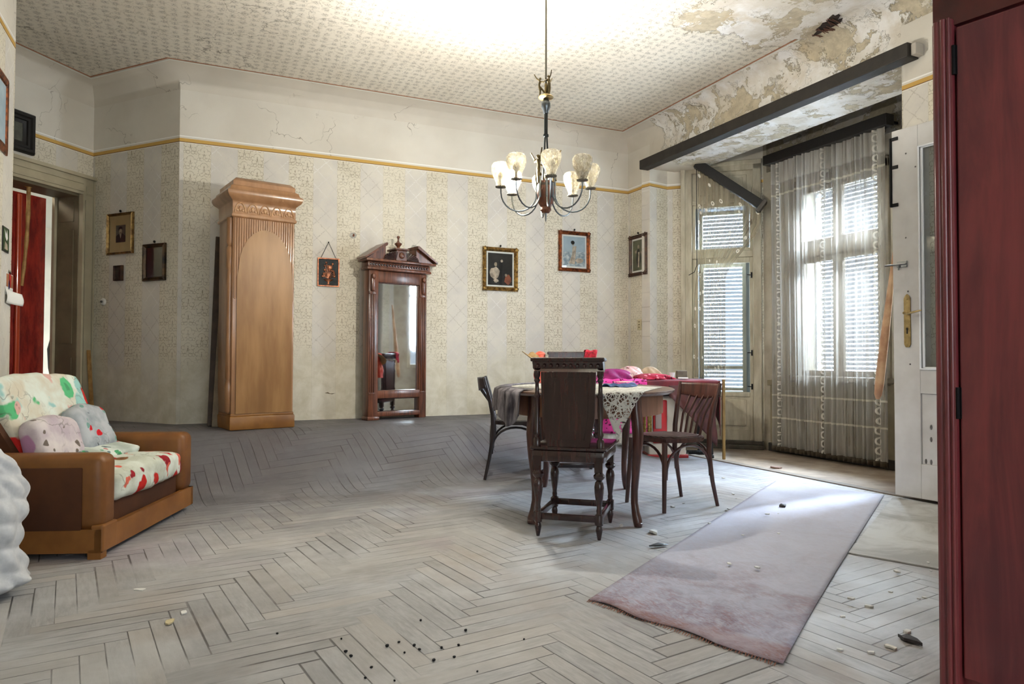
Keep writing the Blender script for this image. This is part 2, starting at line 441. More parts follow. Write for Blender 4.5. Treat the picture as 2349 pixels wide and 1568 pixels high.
M['slat'] = simple('shutter_slat', (216, 220, 226), .6, var=.1, scale=3)
M['brass'] = simple('brass', (180, 158, 112), .3, 1.0, var=.4, scale=30)
M['iron'] = simple('black_iron', (24, 24, 26), .45, .7)
M['steel'] = simple('dull_steel', (140, 142, 144), .35, 1.0, var=.2, scale=10)
M['carved'] = wood('dark_carved_oak', (62, 32, 29), (30, 15, 15), .25, 2, 9, .5)
M['bent'] = wood('bentwood_mahogany', (96, 56, 46), (56, 30, 26), .30, 2, 9, .35)
M['blackwood'] = wood('black_bentwood', (40, 28, 28), (20, 14, 16), .35, 2, 9, .25)
M['tabletop'] = wood('walnut_tabletop', (120, 88, 70), (82, 56, 46), .28, 0, 6, .4)
M['apron'] = wood('walnut_veneer', (170, 124, 98), (128, 86, 66), .35, 2, 5, .2, 5)
M['mirrorwood'] = wood('mirror_walnut', (122, 72, 48), (66, 36, 24), .32, 2, 8, .25)
M['wardrobe'] = wood('red_mahogany', (138, 58, 60), (96, 38, 46), .36, 2, 4, .5, 8, .05)
M['gold'] = simple('gilt_frame', (186, 150, 84), .38, .75, rgb2=(92, 66, 34), scale=34, bump=.5, bscale=70)
M['goldred'] = simple('copper_gilt_frame', (170, 96, 52), .38, .65, rgb2=(74, 40, 26), scale=30, bump=.5, bscale=70)
M['brownframe'] = simple('brown_frame', (84, 54, 36), .4, .2, rgb2=(46, 30, 22), scale=24, bump=.4, bscale=60)
M['mount'] = simple('picture_mount', (230, 230, 222), .8)
M['beige'] = simple('beige_mount', (186, 164, 116), .8, var=.1)
M['paperwhite'] = simple('white_paper', (238, 236, 230), .8)
M['tan'] = simple('bamboo_cane', (200, 158, 96), .45, rgb2=(160, 116, 64), scale=14)
M['red'] = simple('red_cloth', (206, 44, 34), .7, rgb2=(150, 24, 24), scale=8)
def glassmat(name, tint=(1, 1, 1), gl=.09, rough=.02):
    n = NT(name); t = n.t
    tr = t.nodes.new('ShaderNodeBsdfTransparent'); tr.inputs[0].default_value = tint+(1,)
    g = t.nodes.new('ShaderNodeBsdfGlossy'); g.inputs['Roughness'].default_value = rough
    m = t.nodes.new('ShaderNodeMixShader'); f = t.nodes.new('ShaderNodeLayerWeight'); f.inputs[0].default_value = .5
    a = n.math('POWER', V(n, f.outputs['Facing']), 5.0)*(.9-gl)+gl*.5; n.put(m.inputs[0], a)
    t.links.new(tr.outputs[0], m.inputs[1]); t.links.new(g.outputs[0], m.inputs[2]); t.links.new(m.outputs[0], n.out.inputs[0])
    return n.mat
M['glass'] = glassmat('window_glass', (.93, .96, .97))
M['picglass'] = glassmat('picture_glass', (.97, .97, .97), .045)
M['mirror'] = simple('mirror_glass', (222, 226, 228), .03, 1.0)

# ---------------------------------------------------------------- the room shell
def struct(name, mb, mats, parent=None, **k):
    o = mb.build(name, mats, parent, **k)
    if parent is None: o['kind'] = 'structure'
    return o
P0, P1, P2, P3, P4, P5, P6 = (-1.02, -3.0), (-1.02, 5.14), (-2.06, 6.19), (-.884, 7.60), (-.137, 6.75), (4.516, 6.75), (4.516, 6.33)
P7, P8, P9, P10, P11, P12 = (4.79, 6.385), (5.52, 5.69), (5.52, 3.95), (4.79, 3.28), (4.516, 3.33), (4.516, -3.0)
ZC = 3.48
def frame_of(a, b):
    """local frame on a wall: x along it, y outwards, z up"""
    a = Vector((a[0], a[1], 0)); b = Vector((b[0], b[1], 0)); d = (b-a).normalized(); o = Vector((-d.y, d.x, 0))
    return Matrix(((d.x, o.x, 0, a.x), (d.y, o.y, 0, a.y), (0, 0, 1, 0), (0, 0, 0, 1))), (b-a).length
def wall(name, a, b, mat, pieces=None, u0=0.0, thick=.12, z1=3.34, ext=0.0):
    F, L = frame_of(a, b); mb = MB()
    for t0, t1, za, zb in (pieces or [(0, L+ext, 0, z1)]): mb.box(t0, t1, 0, thick, za, zb, M=F)
    Fi = F.inverted()
    return struct(name, mb, mat, uvfn=lambda co, p: (u0+(Fi @ co).x, co.z))
wall('wall_left', P0, P1, M['paper_left'])
wall('wall_alcove', P1, P2, M['paper_left'], ext=.1)
wall('wall_hall_side', P2, P3, M['paper_left'], [(0, .55, 0, 3.34), (.55, 1.703, 2.45, 3.34), (1.703, 1.84, 0, 3.34)], u0=.25, thick=.27)
wall('wall_return', P3, P4, M['paper_return'])
wall('wall_back', P4, P5, M['paper'], u0=-.137, ext=.12)
wall('wall_right_corner', P5, P6, M['paper'], u0=4.72, thick=.012)
wall('wall_bay_reveal', P6, P7, M['paper_bay'], z1=3.1)
wall('wall_bay_balcony', P7, P8, M['paper_bay'], [(0, .205, 0, 3.34), (.205, .955, 3.04, 3.34), (.955, 1.008, 0, 3.34)], u0=.05, thick=.35)
F_, L_ = frame_of(P8, P9)
wall('wall_bay_window', P8, P9, M['baywall'], [(0, .45, 0, 3.34), (1.44, L_, 0, 3.34), (.45, 1.44, 0, .78), (.45, 1.44, 2.66, 3.34)], thick=.35)
wall('wall_bay_side', P9, P10, M['baywall'], [(0, .2, 0, 3.34), (.78, .99, 0, 3.34), (.2, .78, 0, .8), (.2, .78, 2.6, 3.34)], thick=.3)
wall('wall_bay_near_reveal', P10, P11, M['paper_bay'], z1=3.1, thick=.008)
wall('wall_right', P11, P12, M['paper'], u0=1.03, thick=.012)
wall('wall_rear', (4.516, -3.0), (-1.02, -3.0), M['paper'],
     [(0, .6, 0, 3.34), (2.6, 3.1, 0, 3.34), (5.1, 5.6, 0, 3.34), (.6, 2.6, 0, .75), (3.1, 5.1, 0, .75), (.6, 2.6, 3.05, 3.34), (3.1, 5.1, 3.05, 3.34)])
# lintel over the bay opening, bay ceiling, dirty wall strip above the window
lb = MB(); lb.box(4.516, 5.02, 3.33, 6.33, 3.03, 3.6); struct('wall_bay_lintel', lb, M['ceil'])
lb = MB(); lb.prism([(4.9, 3.2), (5.9, 3.5), (5.9, 6.0), (4.9, 6.7)], 3.30, 3.45, 'z'); struct('ceiling_bay', lb, M['dirty'])
F_, L_ = frame_of(P8, P9)
lb = MB(); lb.box(.06, L_-.02, -.012, .01, 2.93, 3.31, M=F_); struct('wall_bay_bare_strip', lb, M['dirty'])
# ceiling, cove, papered field with its painted line
room = [P0, P1, P2, P3, P4, P5, P12]
mb = MB(); mb.box(-2.6, 4.64, -3.12, 8.0, ZC, ZC+.12); struct('ceiling', mb, M['ceil'])
mb = MB(); mb.sweep([(-.01, 3.30)]+[(.21*(1-math.cos(a*PI/20)), 3.30+.182*math.sin(a*PI/20)) for a in range(0, 11)], room, closed=True)
struct('ceiling_cove', mb, M['ceil'], smooth=True)
def inset(line, d):
    n = len(line); P = [Vector(p) for p in line]; out = []
    for i in range(n):
        a = P[i]-P[i-1]; b = P[(i+1) % n]-P[i]
        na = Vector((a.y, -a.x)).normalized(); nb = Vector((b.y, -b.x)).normalized(); m = na+nb; m = m/m.dot(na)
        q = P[i]+m*d; out.append((q.x, q.y))
    return out
fld = inset(room, .225)
mb = MB(); mb.prism(fld[::-1], ZC-.004, ZC+.002, 'z'); struct('ceiling_papered_field', mb, M['ceilpaper'])
mb = MB(); path = [(fld[5][0], 4.07)]+[fld[5], fld[4], fld[3], fld[2], fld[1], fld[0], fld[6], (fld[6][0], 1.4)]; mb.sweep([(-.016, ZC-.001), (-.016, ZC-.006), (0, ZC-.006), (0, ZC-.001)], path, side=-1); struct('trim_1', mb, M['line'])
mb = MB(); mb.sweep([(-.05, ZC-.0005), (-.05, ZC-.003), (-.038, ZC-.003), (-.038, ZC-.0005)], path, side=-1); struct('trim_2', mb, M['mount'])

# ragged hole in the ceiling with reeds showing
t = thing('ceiling_hole', 'ragged dark hole with exposed reeds in the flaking ceiling above the bay', 'ceiling hole', (4.37, 3.83, ZC-.004))
hb = MB(); rr = random.Random(3)
pts = []
for k in range(26):
    a = 2*PI*k/26; r = 1+rr.uniform(-.28, .28)
    pts.append((.085*math.cos(a)*r, .17*math.sin(a)*r))
hb.prism([(p[0]*.92+p[1]*.5, p[1]) for p in pts], -.006, 0, 'z')
hb.build('lath_backing', simple('dark_lath', (62, 46, 40), .9, rgb2=(30, 24, 22), scale=30, bump=.8, bscale=50), t)
hb = MB()
for k in range(22):
    y = rr.uniform(-.13, .13); x = y*.5+rr.uniform(-.05, .05); a = rr.uniform(-.5, .5)
    hb.tube([(x-.05*math.cos(a), y-.05*math.sin(a), -.01-rr.random()*.012), (x+.05*math.cos(a), y+.05*math.sin(a), -.01-rr.random()*.012)], .003, 5)
hb.build('reed', simple('reeds', (110, 74, 60), .9), t)['kind'] = 'stuff'
# curling flakes of paint round the damage
fm = simple('paint_flake', (228, 224, 216), .8, var=.12, scale=30)
flk = MB()
for k in range(46):
    x = rr.uniform(3.3, 4.3); y = rr.uniform(2.6, 4.2) if rr.random() < .6 else rr.uniform(3.8, 5.9)
    if y > 4.25: x = rr.uniform(4.28, 4.34)
    s = rr.uniform(.02, .06); a = rr.uniform(0, 6.28)
    q = Matrix.Translation((x, y, ZC-.005)) @ Matrix.Rotation(a, 4, 'Z') @ Matrix.Rotation(rr.uniform(.1, .45), 4, 'X')
    poly = [(s*math.cos(w*PI/4)*rr.uniform(.5, 1.2), s*.7+s*math.sin(w*PI/4)*rr.uniform(.5, 1.1)) for w in range(8)]
    flk.prism(poly, -.0015, 0, 'z', M=q @ Matrix.Scale(-1, 4, (0, 0, 1)))
o = flk.build('paint_flakes', fm); tag(o, 'curling white flakes of paint hanging from the damaged ceiling corner', 'paint flakes', kind='stuff')

# floor
fb = MB(); NX, NY = 70, 110
fb.grid(lambda u, v: ((-2.7+7.216*u), (-3.1+11.3*v), floor_z(-2.7+7.216*u, -3.1+11.3*v)), NX, NY)
fb.uv = {}
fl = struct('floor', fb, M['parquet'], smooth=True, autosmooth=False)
sb = MB(); sb.box(-2.7, 4.64, -3.1, 8.2, -.15, -.02); sb.build('slab', M['baywall'], fl)
fb = MB(); fb.prism([(4.516, 3.25), (5.9, 3.3), (5.9, 6.2), (4.516, 6.75)], -.1, .001, 'z'); struct('floor_bay', fb, M['bayfloor'])
fb = MB(); fb.box(4.47, 4.55, 3.0, 6.3, -.05, .008); struct('trim_3', fb, simple('threshold_wood', (120, 108, 96), .7, var=.3, scale=10))
# hall beyond the left doorway
FD, LD = frame_of(P2, P3)
hb = MB(); hb.box(-.6, 3.4, 1.36, 1.45, 0, 3.2, M=FD); hb.box(3.3, 3.4, .27, 1.4, 0, 3.2, M=FD); hb.box(-.6, -.5, .27, 1.4, 0, 3.2, M=FD)
struct('wall_hall', hb, M['hall'])
hb = MB(); hb.box(-.6, 3.4, .26, 1.45, 3.1, 3.2, M=FD); struct('ceiling_hall', hb, M['hall'])
hb = MB(); hb.box(-.6, 3.4, .0, 1.45, -.12, -.004, M=FD); struct('floor_hall', hb, M['bayfloor'])
ha = bpy.data.lights.new('hall_fill', 'POINT'); ha.energy = 13; ha.color = (1, .93, .82); ha.shadow_soft_size = .12  # added light with no visible source, brightens the hall behind the doorway
hao = bpy.data.objects.new('hall_fill_light', ha); COL.objects.link(hao); hao.location = FD @ Vector((.75, .75, 2.75))

# ---- doorway casing on the alcove wall (door_1) with the panelled reveal
d1 = bpy.data.objects.new('door_1', None); COL.objects.link(d1); d1.matrix_world = FD; d1['kind'] = 'structure'
cb = MB()
cb.box(1.703, 1.822, -.03, 0, 0, 2.60); cb.box(1.722, 1.80, -.042, -.03, .30, 2.40); cb.box(1.73, 1.795, -.040, -.03, 2.46, 2.53)
cb.box(.43, .55, -.03, 0, 0, 2.60); cb.box(.43, 1.822, -.034, 0, 2.45, 2.60)
cb.box(.43, 1.70, -.045, -.034, 2.475, 2.50); cb.box(.43, 1.70, -.045, -.034, 2.545, 2.575); cb.box(.40, 1.85, -.06, 0, 2.60, 2.63)
cb.box(1.69, 1.712, -.045, 0, 0, 2.45); cb.box(1.812, 1.834, -.04, 0, 0, 2.60)
cb.build('casing', M['frame_cream'], d1)
cb = MB(); cb.box(1.683, 1.703, 0, .27, 0, 2.45); cb.box(1.676, 1.683, .05, .22, .15, .95); cb.box(1.676, 1.683, .05, .22, 1.08, 2.12); cb.box(1.676, 1.683, .05, .22, 2.2, 2.38)
cb.box(.55, 1.7, 0, .27, 2.43, 2.45); cb.box(.55, .57, 0, .27, 0, 2.45)
cb.build('reveal_panel', M['reveal'], d1)
cb = MB(); cb.box(1.655, 1.683, .245, .275, 0, 2.43); cb.build('stop_bead', M['frame_cream'], d1)

# ---- balcony door (door_2) in the angled bay wall
FB, LB_ = frame_of(P7, P8)
d2 = bpy.data.objects.new('door_2', None); COL.objects.link(d2); d2.matrix_world = FB; d2['kind'] = 'structure'
cb = MB()
cb.rbox(.16, .27, -.04, .05, 0, 3.06, .008); cb.rbox(.90, .985, -.04, .05, 0, 3.06, .008); cb.rbox(.16, .985, -.04, .05, 2.985, 3.07, .008)
cb.rbox(.15, .20, -.055, -.03, 0, 3.05, .006); cb.rbox(.15, .99, -.05, -.03, 3.04, 3.09, .006)
cb.rbox(.27, .90, -.02, .06, 2.05, 2.12, .006); cb.rbox(.27, .90, -.02, .06, 2.64, 2.69, .006)
cb.build('frame', M['frame_white'], d2)
cb = MB(); cb.box(.27, .90, .0, .04, 2.69, 2.985); cb.rbox(.34, .84, -.014, .0, 2.74, 2.94, .006); cb.rbox(.38, .80, -.02, -.014, 2.77, 2.91, .004)
cb.build('blind_transom_panel', M['frame_white'], d2)
def sash(x0, x1, z0, z1, y0, y1, w, name, par, mat, bars=(), glass=True, wr=None, wb=None, wt=None):
    b = MB(); wr = wr or w; wb = wb or w; wt = wt or w
    b.rbox(x0, x0+w, y0, y1, z0, z1, .004); b.rbox(x1-wr, x1, y0, y1, z0, z1, .004)
    b.rbox(x0+w, x1-wr, y0, y1, z0, z0+wb, .004); b.rbox(x0+w, x1-wr, y0, y1, z1-wt, z1, .004)
    for z in bars: b.rbox(x0+w, x1-wr, y0+.004, y1-.004, z-.016, z+.016, .003)
    o = b.build(name, mat, par)
    if glass: g = MB(); ym = (y0+y1)/2; g.box(x0+w, x1-wr, ym-.002, ym+.002, z0+wb, z1-wt); g.build('glass', M['glass'], o)
    return o
sash(.27, .90, 2.12, 2.64, .0, .045, .035, 'transom_sash', d2, M['frame_white'], wr=.03)
s_ = sash(.27, .90, .06, 2.05, .0, .045, .06, 'leaf', d2, M['frame_white'], wr=.035, wb=.14)
lp = MB(); lp.box(.33, .865, .012, .03, .20, .56); lp.rbox(.36, .83, .0, .012, .24, .52, .005); lp.rbox(.33, .865, .0, .045, .55, .60, .005)
lp.build('lower_panel', M['frame_white'], s_)
cb = MB(); cb.box(.83, .865, .05, .30, .06, 2.64); cb.box(.27, .33, .05, .30, .06, 2.64); cb.box(.27, .9, .05, .30, 2.6, 2.64)
cb.build('box_lining', simple('bluish_lining', (120, 128, 134), .6, var=.2), d2)
sash(.33, .83, 2.14, 2.60, .22, .26, .035, 'outer_transom_sash', d2, M['frame_white'])
sash(.33, .83, .10, 2.02, .22, .26, .045, 'outer_leaf', d2, M['frame_white'], bars=(.86, .62), wb=.46)
for z in (2.42, 1.85, 1.02, .66):
    cb = MB(); cb.tube([(.885, -.03, z-.03), (.885, -.03, z+.03)], .008, 8); cb.tube([(.885, -.03, z), (.84, -.045, z+.004)], .005, 6); cb.build('hinge', M['iron'], d2)
cb = MB(); cb.rbox(.10, 1.0, -.10, .10, 0, .045, .01); cb.rbox(.2, 1.0, -.05, .05, .045, .085, .008); cb.build('sill', simple('worn_sill', (96, 90, 80), .7, var=.4, scale=12), d2)

# ---- bay window (window_1)
M['frame_dim'] = simple('dim_brown_joinery', (128, 116, 98), .6, rgb2=(104, 92, 76), scale=5)
#
FW, LW = frame_of(P8, P9)
w1 = bpy.data.objects.new('window_1', None); COL.objects.link(w1); w1.matrix_world = FW; w1['kind'] = 'structure'
cb = MB()
cb.rbox(.38, .46, -.03, .05, .72, 2.72, .006); cb.rbox(1.42, 1.50, -.03, .05, .72, 2.72, .006); cb.rbox(.38, 1.50, -.03, .05, 2.64, 2.74, .006)
cb.rbox(.40, 1.48, -.02, .08, 1.955, 2.07, .006)
cb.build('frame', M['frame_dim'], w1)
cb = MB(); cb.rbox(.36, 1.52, -.10, .10, .74, .79, .01); cb.build('sill', M['frame_dim'], w1)
sash(.46, .94, .79, 1.955, .0, .045, .055, 'sash', w1, M['frame_dim']); sash(.94, 1.42, .79, 1.955, .0, .045, .055, 'sash', w1, M['frame_dim'])
sash(.46, .94, 2.07, 2.64, .0, .045, .05, 'sash', w1, M['frame_dim']); sash(.94, 1.42, 2.07, 2.64, .0, .045, .05, 'sash', w1, M['frame_dim'])
# panelling under the window
cb = MB()
for k in range(9): cb.rbox(.10+k*.17, .10+k*.17+.16, -.018, .0, .04, .70, .004)
cb.rbox(.06, 1.68, -.022, .0, .68, .74, .005); cb.build('apron_panelling', simple('brown_panelling', (150, 138, 112), .7, var=.3, scale=4), w1)
# side window of the bay (behind the door leaf)
FS, LS = frame_of(P9, P10)
w2 = bpy.data.objects.new('window_2', None); COL.objects.link(w2); w2.matrix_world = FS; w2['kind'] = 'structure'
sash(.2, .78, .8, 2.6, .0, .06, .06, 'sash', w2, M['frame_white'], bars=(1.95,))
# unseen rear windows, put in as openings for the fill light
FR, LR = frame_of((4.516, -3.0), (-1.02, -3.0))
for i, x in enumerate((.6, 3.1)):
    w3 = bpy.data.objects.new('window_%d' % (3+i), None); COL.objects.link(w3); w3.matrix_world = FR; w3['kind'] = 'structure'
    sash(x, x+1.0, .75, 3.05, .0, .06, .07, 'sash', w3, M['frame_white'], bars=(2.3,)); sash(x+1.0, x+2.0, .75, 3.05, .0, .06, .07, 'sash', w3, M['frame_white'], bars=(2.3,))

# roller shutters outside the panes
def shutter(name, F, x0, x1, z0, z1, y, label, gaps=()):
    t = thing(name, label, 'roller shutter'); t.matrix_world = F
    b = MB(); z = z0; pitch = .043
    q = Matrix.Rotation(math.radians(28), 4, 'X')
    while z < z1-.01:
        if not any(g0 < z < g1 for g0, g1 in gaps):
            b.prism([(-.013, -.004), (.010, -.005), (.013, 0), (.010, .004), (-.013, .003)], x0, x1, 'x', M=Matrix.Translation((0, y, z)) @ q)
        z += pitch
    b.build('slats', M['slat'], t)
    b = MB(); b.box(x0-.02, x0+.012, y-.02, y+.02, z0-.02, z1); b.box(x1-.012, x1+.02, y-.02, y+.02, z0-.02, z1); b.box(x0, x1, y-.015, y+.015, z0-.04, z0-.01)
    b.build('guide_rail', M['slat'], t)
    return t
shutter('roller_shutter', FW, .46, 1.42, .80, 2.70, .27, 'white slatted shutter outside the window with the long sheer curtain')
shutter('roller_shutter', FB, .31, .85, .60, 2.64, .33, 'white slatted shutter outside the narrow balcony door')

# long dark rail across the bay opening
b = MB(); b.rbox(4.40, 4.514, 3.20, 6.36, 3.015, 3.115, .006)
o = b.build('curtain_board', M['beam']); tag(o, 'long dark wooden board fixed across the top of the bay opening', 'curtain rail')
e = MB(); e.rbox(4.43, 4.514, 3.16, 3.2, 3.025, 3.105, .005); e.build('bare_end', simple('bare_wood_end', (188, 180, 168), .8), o); 

# ---------------------------------------------------------------- chandelier
def shade_glass():
    n = NT('speckled_glass'); t = n.t; c = n.coord(); f = n.ramp(n.noise(n.vmul(c, (1, 1, .45)), 75, 4, .75, .5), .40, .64)
    tr = t.nodes.new('ShaderNodeBsdfTransparent'); tr.inputs[0].default_value = (.93, .92, .88, 1)
    n.set(Base_Color=n.mix(f, lin((196, 176, 138)), lin((252, 248, 238))), Roughness=.12, Transmission_Weight=.0, Specular_IOR_Level=.9)
    tl = t.nodes.new('ShaderNodeBsdfTranslucent'); tl.inputs[0].default_value = (.95, .93, .88, 1)
    m = t.nodes.new('ShaderNodeMixShader'); m.inputs[0].default_value = .28
    t.links.new(n.bsdf.outputs[0], m.inputs[1]); t.links.new(tl.outputs[0], m.inputs[2])
    m2 = t.nodes.new('ShaderNodeMixShader'); n.put(m2.inputs[0], f*.45+.28)
    t.links.new(tr.outputs[0], m2.inputs[1]); t.links.new(m.outputs[0], m2.inputs[2]); t.links.new(m2.outputs[0], n.out.inputs[0])
    return n.mat
SG = shade_glass()
bronze = simple('aged_bronze', (120, 104, 70), .4, .8, var=.4, scale=30)
chrome = simple('grey_steel_arm', (116, 122, 126), .3, .9, var=.2, scale=20)
CH = thing('chandelier', 'eight-armed steel chandelier with speckled glass shades and bronze dancers', 'chandelier', (1.951, 3.811, 1.79))
Zb = 1.79
b = MB(); b.tube([(0, 0, 2.64-Zb), (0, 0, ZC-.006-Zb)], .006, 8); b.lathe([(.0, 0), (.035, .0), (.05, .03), (.05, .04), (0, .04)], (0, 0, ZC-.046-Zb), 20); b.build('rod', simple('dull_rod', (112, 106, 92), .5, .6), CH, smooth=True)
b = MB(); b.lathe([(.012, 2.540-Zb), (.042, 2.548-Zb), (.048, 2.555-Zb), (.044, 2.562-Zb), (.022, 2.574-Zb), (.009, 2.582-Zb), (.008, 2.64-Zb), (0, 2.645-Zb)], seg=24); b.build('top_plate', M['brass'], CH, smooth=True)
b = MB(); b.lathe([(.014, 2.455-Zb), (.018, 2.47-Zb), (.028, 2.495-Zb), (.028, 2.52-Zb), (.018, 2.54-Zb), (0, 2.542-Zb)], seg=20); b.build('vase_collar', chrome, CH, smooth=True)
b = MB()
for k in range(4):
    a = k*PI/2+.4; b.tube([(.008*math.cos(a), .008*math.sin(a), 2.46-Zb), (.008*math.cos(a), .008*math.sin(a), 2.31-Zb), (.018*math.cos(a), .018*math.sin(a), 2.16-Zb), (.03*math.cos(a), .03*math.sin(a), 2.02-Zb)], .005, 6)
b.lathe([(.0, 2.312-Zb), (.017, 2.312-Zb), (.017, 2.325-Zb), (0, 2.325-Zb)], seg=16); b.build('stem_tubes', simple('dark_steel', (70, 74, 74), .35, .9), CH, smooth=True)
b = MB(); b.lathe([(0, 1.945-Zb), (.05, 1.95-Zb), (.056, 1.965-Zb), (.056, 2.01-Zb), (.05, 2.02-Zb), (0, 2.022-Zb)], seg=16); b.build('hub', simple('dark_hub', (74, 62, 54), .5, .4), CH, smooth=True)
b = MB(); b.lathe([(0, 1.84-Zb), (.022, 1.843-Zb), (.034, 1.86-Zb), (.030, 1.878-Zb), (.046, 1.90-Zb), (.058, 1.96-Zb), (.058, 2.0-Zb), (.034, 2.04-Zb), (0, 2.045-Zb)], seg=16, sx=1, sy=1); b.build('wooden_core', wood('core_wood', (138, 86, 62), (88, 48, 34), .4, 2), CH, smooth=True)
b = MB(); b.lathe([(0, 1.785-Zb), (.004, 1.795-Zb), (.007, 1.84-Zb), (0, 1.845-Zb)], seg=10); b.build('finial', M['steel'], CH, smooth=True)
def dancer(name, x, y, z, h, ang, par):
    b = MB(); c, s = math.cos(ang), math.sin(ang)
    def q(a, w, k): return (x+(a*c-w*s)*h, y+(a*s+w*c)*h, z+k*h)
    b.tube([q(.02, 0, 0), q(.0, 0, .22), q(.03, 0, .42)], [.035*h, .045*h, .06*h], 6)
    b.tube([q(-.22, .0, .10), q(-.12, 0, .26), q(.03, 0, .42)], [.03*h, .045*h, .06*h], 6)
    b.tube([q(.03, 0, .40), q(.05, 0, .52), q(.0, 0, .68)], [.06*h, .045*h, .065*h], 6)
    b.tube([q(.0, .02, .68), q(.16, .03, .80), q(.28, .02, 1.0)], [.035*h, .028*h, .02*h], 6)
    b.tube([q(.0, -.02, .68), q(-.16, -.05, .66), q(-.30, -.02, .80)], [.035*h, .028*h, .02*h], 6)
    b.ball(q(.0, 0, .80), .06*h, seg=8); b.build(name, bronze, par, smooth=True)
for k in range(3):
    a = k*2*PI/3+.5; dancer('dancer_figure', .035*math.cos(a), .035*math.sin(a), 2.565-Zb, .135, a, CH)
for k in range(4):
    a = k*PI/2+.25; dancer('dancer_figure', .062*math.cos(a), .062*math.sin(a), 2.02-Zb, .20, a+1.2, CH)
fwd = Vector((.4126, .911, 0)); rgt = Vector((.911, -.4126, 0))
for k in range(8):
    th = k*PI/4+.06; d = -fwd*math.cos(th)+rgt*math.sin(th)
    def A(r, z): return (d.x*r, d.y*r, z-Zb)
    pts = []
    for j in range(13):
        a = PI*j/12; pts.append(A(.165-.110*math.cos(a), 1.965-.115*math.sin(a)))
    b = MB(); b.tube([A(.055, 2.06)]+[A(.055, 2.02)]+pts[0:1]+pts[1:]+[A(.275, 1.99)], .0048, 8)
    b.tube([A(.055, 1.93), A(.055, 2.06)], .008, 8); arm = b.build('arm', chrome, CH, smooth=True)
    c = A(.275, 1.99); b = MB(); n_ = 16; rp = []
    b.lathe([(0, -.004), (.012, 0), (.030, .004), (.030, .010), (.0, .012)], c, 16)
    for j in range(n_):
        w = 2*PI*j/n_; b.ball((c[0]+.031*math.cos(w), c[1]+.031*math.sin(w), c[2]+.008), .0045, seg=6)
    b.lathe([(0, .01), (.009, .012), (.009, .05), (0, .05)], c, 10); b.build('cup', simple('pewter', (120, 116, 104), .45, .8) if k == 0 else bpy.data.materials['pewter'], arm, smooth=True)
    b = MB(); pr = [(.026, .012), (.030, .03), (.040, .055), (.054, .085), (.060, .112), (.059, .135), (.048, .152), (.042, .155)]
    b.lathe(pr+[(r-.003, z) for r, z in pr[::-1]], c, 24); b.f = b.f[:-2]; b.m = b.m[:-2]
    b.build('glass_shade', SG, arm, smooth=True)
    lit = (k == 5)
    if lit:
        bm_ = NT('lit_bulb'); bm_.set(Emission_Color=(1, .90, .74), Emission_Strength=160.0, Base_Color=(1, 1, 1)); bmat = bm_.mat
    else: bmat = bpy.data.materials.get('unlit_bulb') or simple('unlit_bulb', (236, 232, 220), .1)
    b = MB(); b.ball((c[0], c[1], c[2]+.075), .021, .021, .027, seg=12); b.build('bulb', bmat, arm, smooth=True)
    if lit:
        l = bpy.data.lights.new('bulb_light', 'POINT'); l.energy = 245; l.color = (1, .985, .95); l.shadow_soft_size = .03
        o = bpy.data.objects.new('bulb_light', l); COL.objects.link(o); o.location = (1.951+c[0], 3.811+c[1], Zb+c[2]+.115)

# ---------------------------------------------------------------- oval table with cloths
TC = Vector((2.343, 4.011, 0)); tb = Vector((-.862, .507, 0)); ta = Vector((.507, .862, 0)); TA, TB = .575, .80
TR = math.atan2(tb.y, tb.x); TZ = .765
t = thing('dining_table', 'oval walnut dining table with cabriole legs, partly covered by crochet lace', 'table', tuple(TC), TR)
def ell(ax, ay, z, n=64): return [(ax*math.cos(2*PI*k/n), ay*math.sin(2*PI*k/n), z) for k in range(n)]
b = MB(); prof = [(0, -.028), (.965, -.028), (.985, -.022), (1.0, -.012), (.998, -.004), (.985, 0), (0, 0)]
b.lathe([(r*TA, TZ+z) for r, z in prof], seg=72, sy=TB/TA); b.build('tabletop', M['tabletop'], t, smooth=True)
b = MB(); b.lathe([(TA-.075, TZ-.15), (TA-.075, TZ-.03), (TA-.10, TZ-.03), (TA-.10, TZ-.15), (TA-.075, TZ-.15)], seg=72, sy=TB/TA); b.f = b.f[:-2]; b.m = b.m[:-2]
b.build('apron', M['apron'], t, smooth=True)
for sx in (-1, 1):
    for sy in (-1, 1):
        x, y = sx*.31, sy*.60; ox, oy = sx*.55, sy*.83
        pts = [(0, .735, .034), (.0, .66, .034), (.012, .60, .034), (.022, .52, .033), (.015, .42, .029), (.0, .30, .024), (-.012, .20, .021), (-.012, .13, .021), (.0, .075, .024), (.018, .03, .027), (.024, .0, .022)]
        off = -.035
        b = MB(); b.tube([(x+ox*(p+off), y+oy*(p+off), z) for p, z, r in pts], [r for p, z, r in pts], 10)
        b.ball((x+ox*(-.005), y+oy*(-.005), .016), .022, .022, .016, seg=10)
        b.build('leg', M['bent'], t, smooth=True)
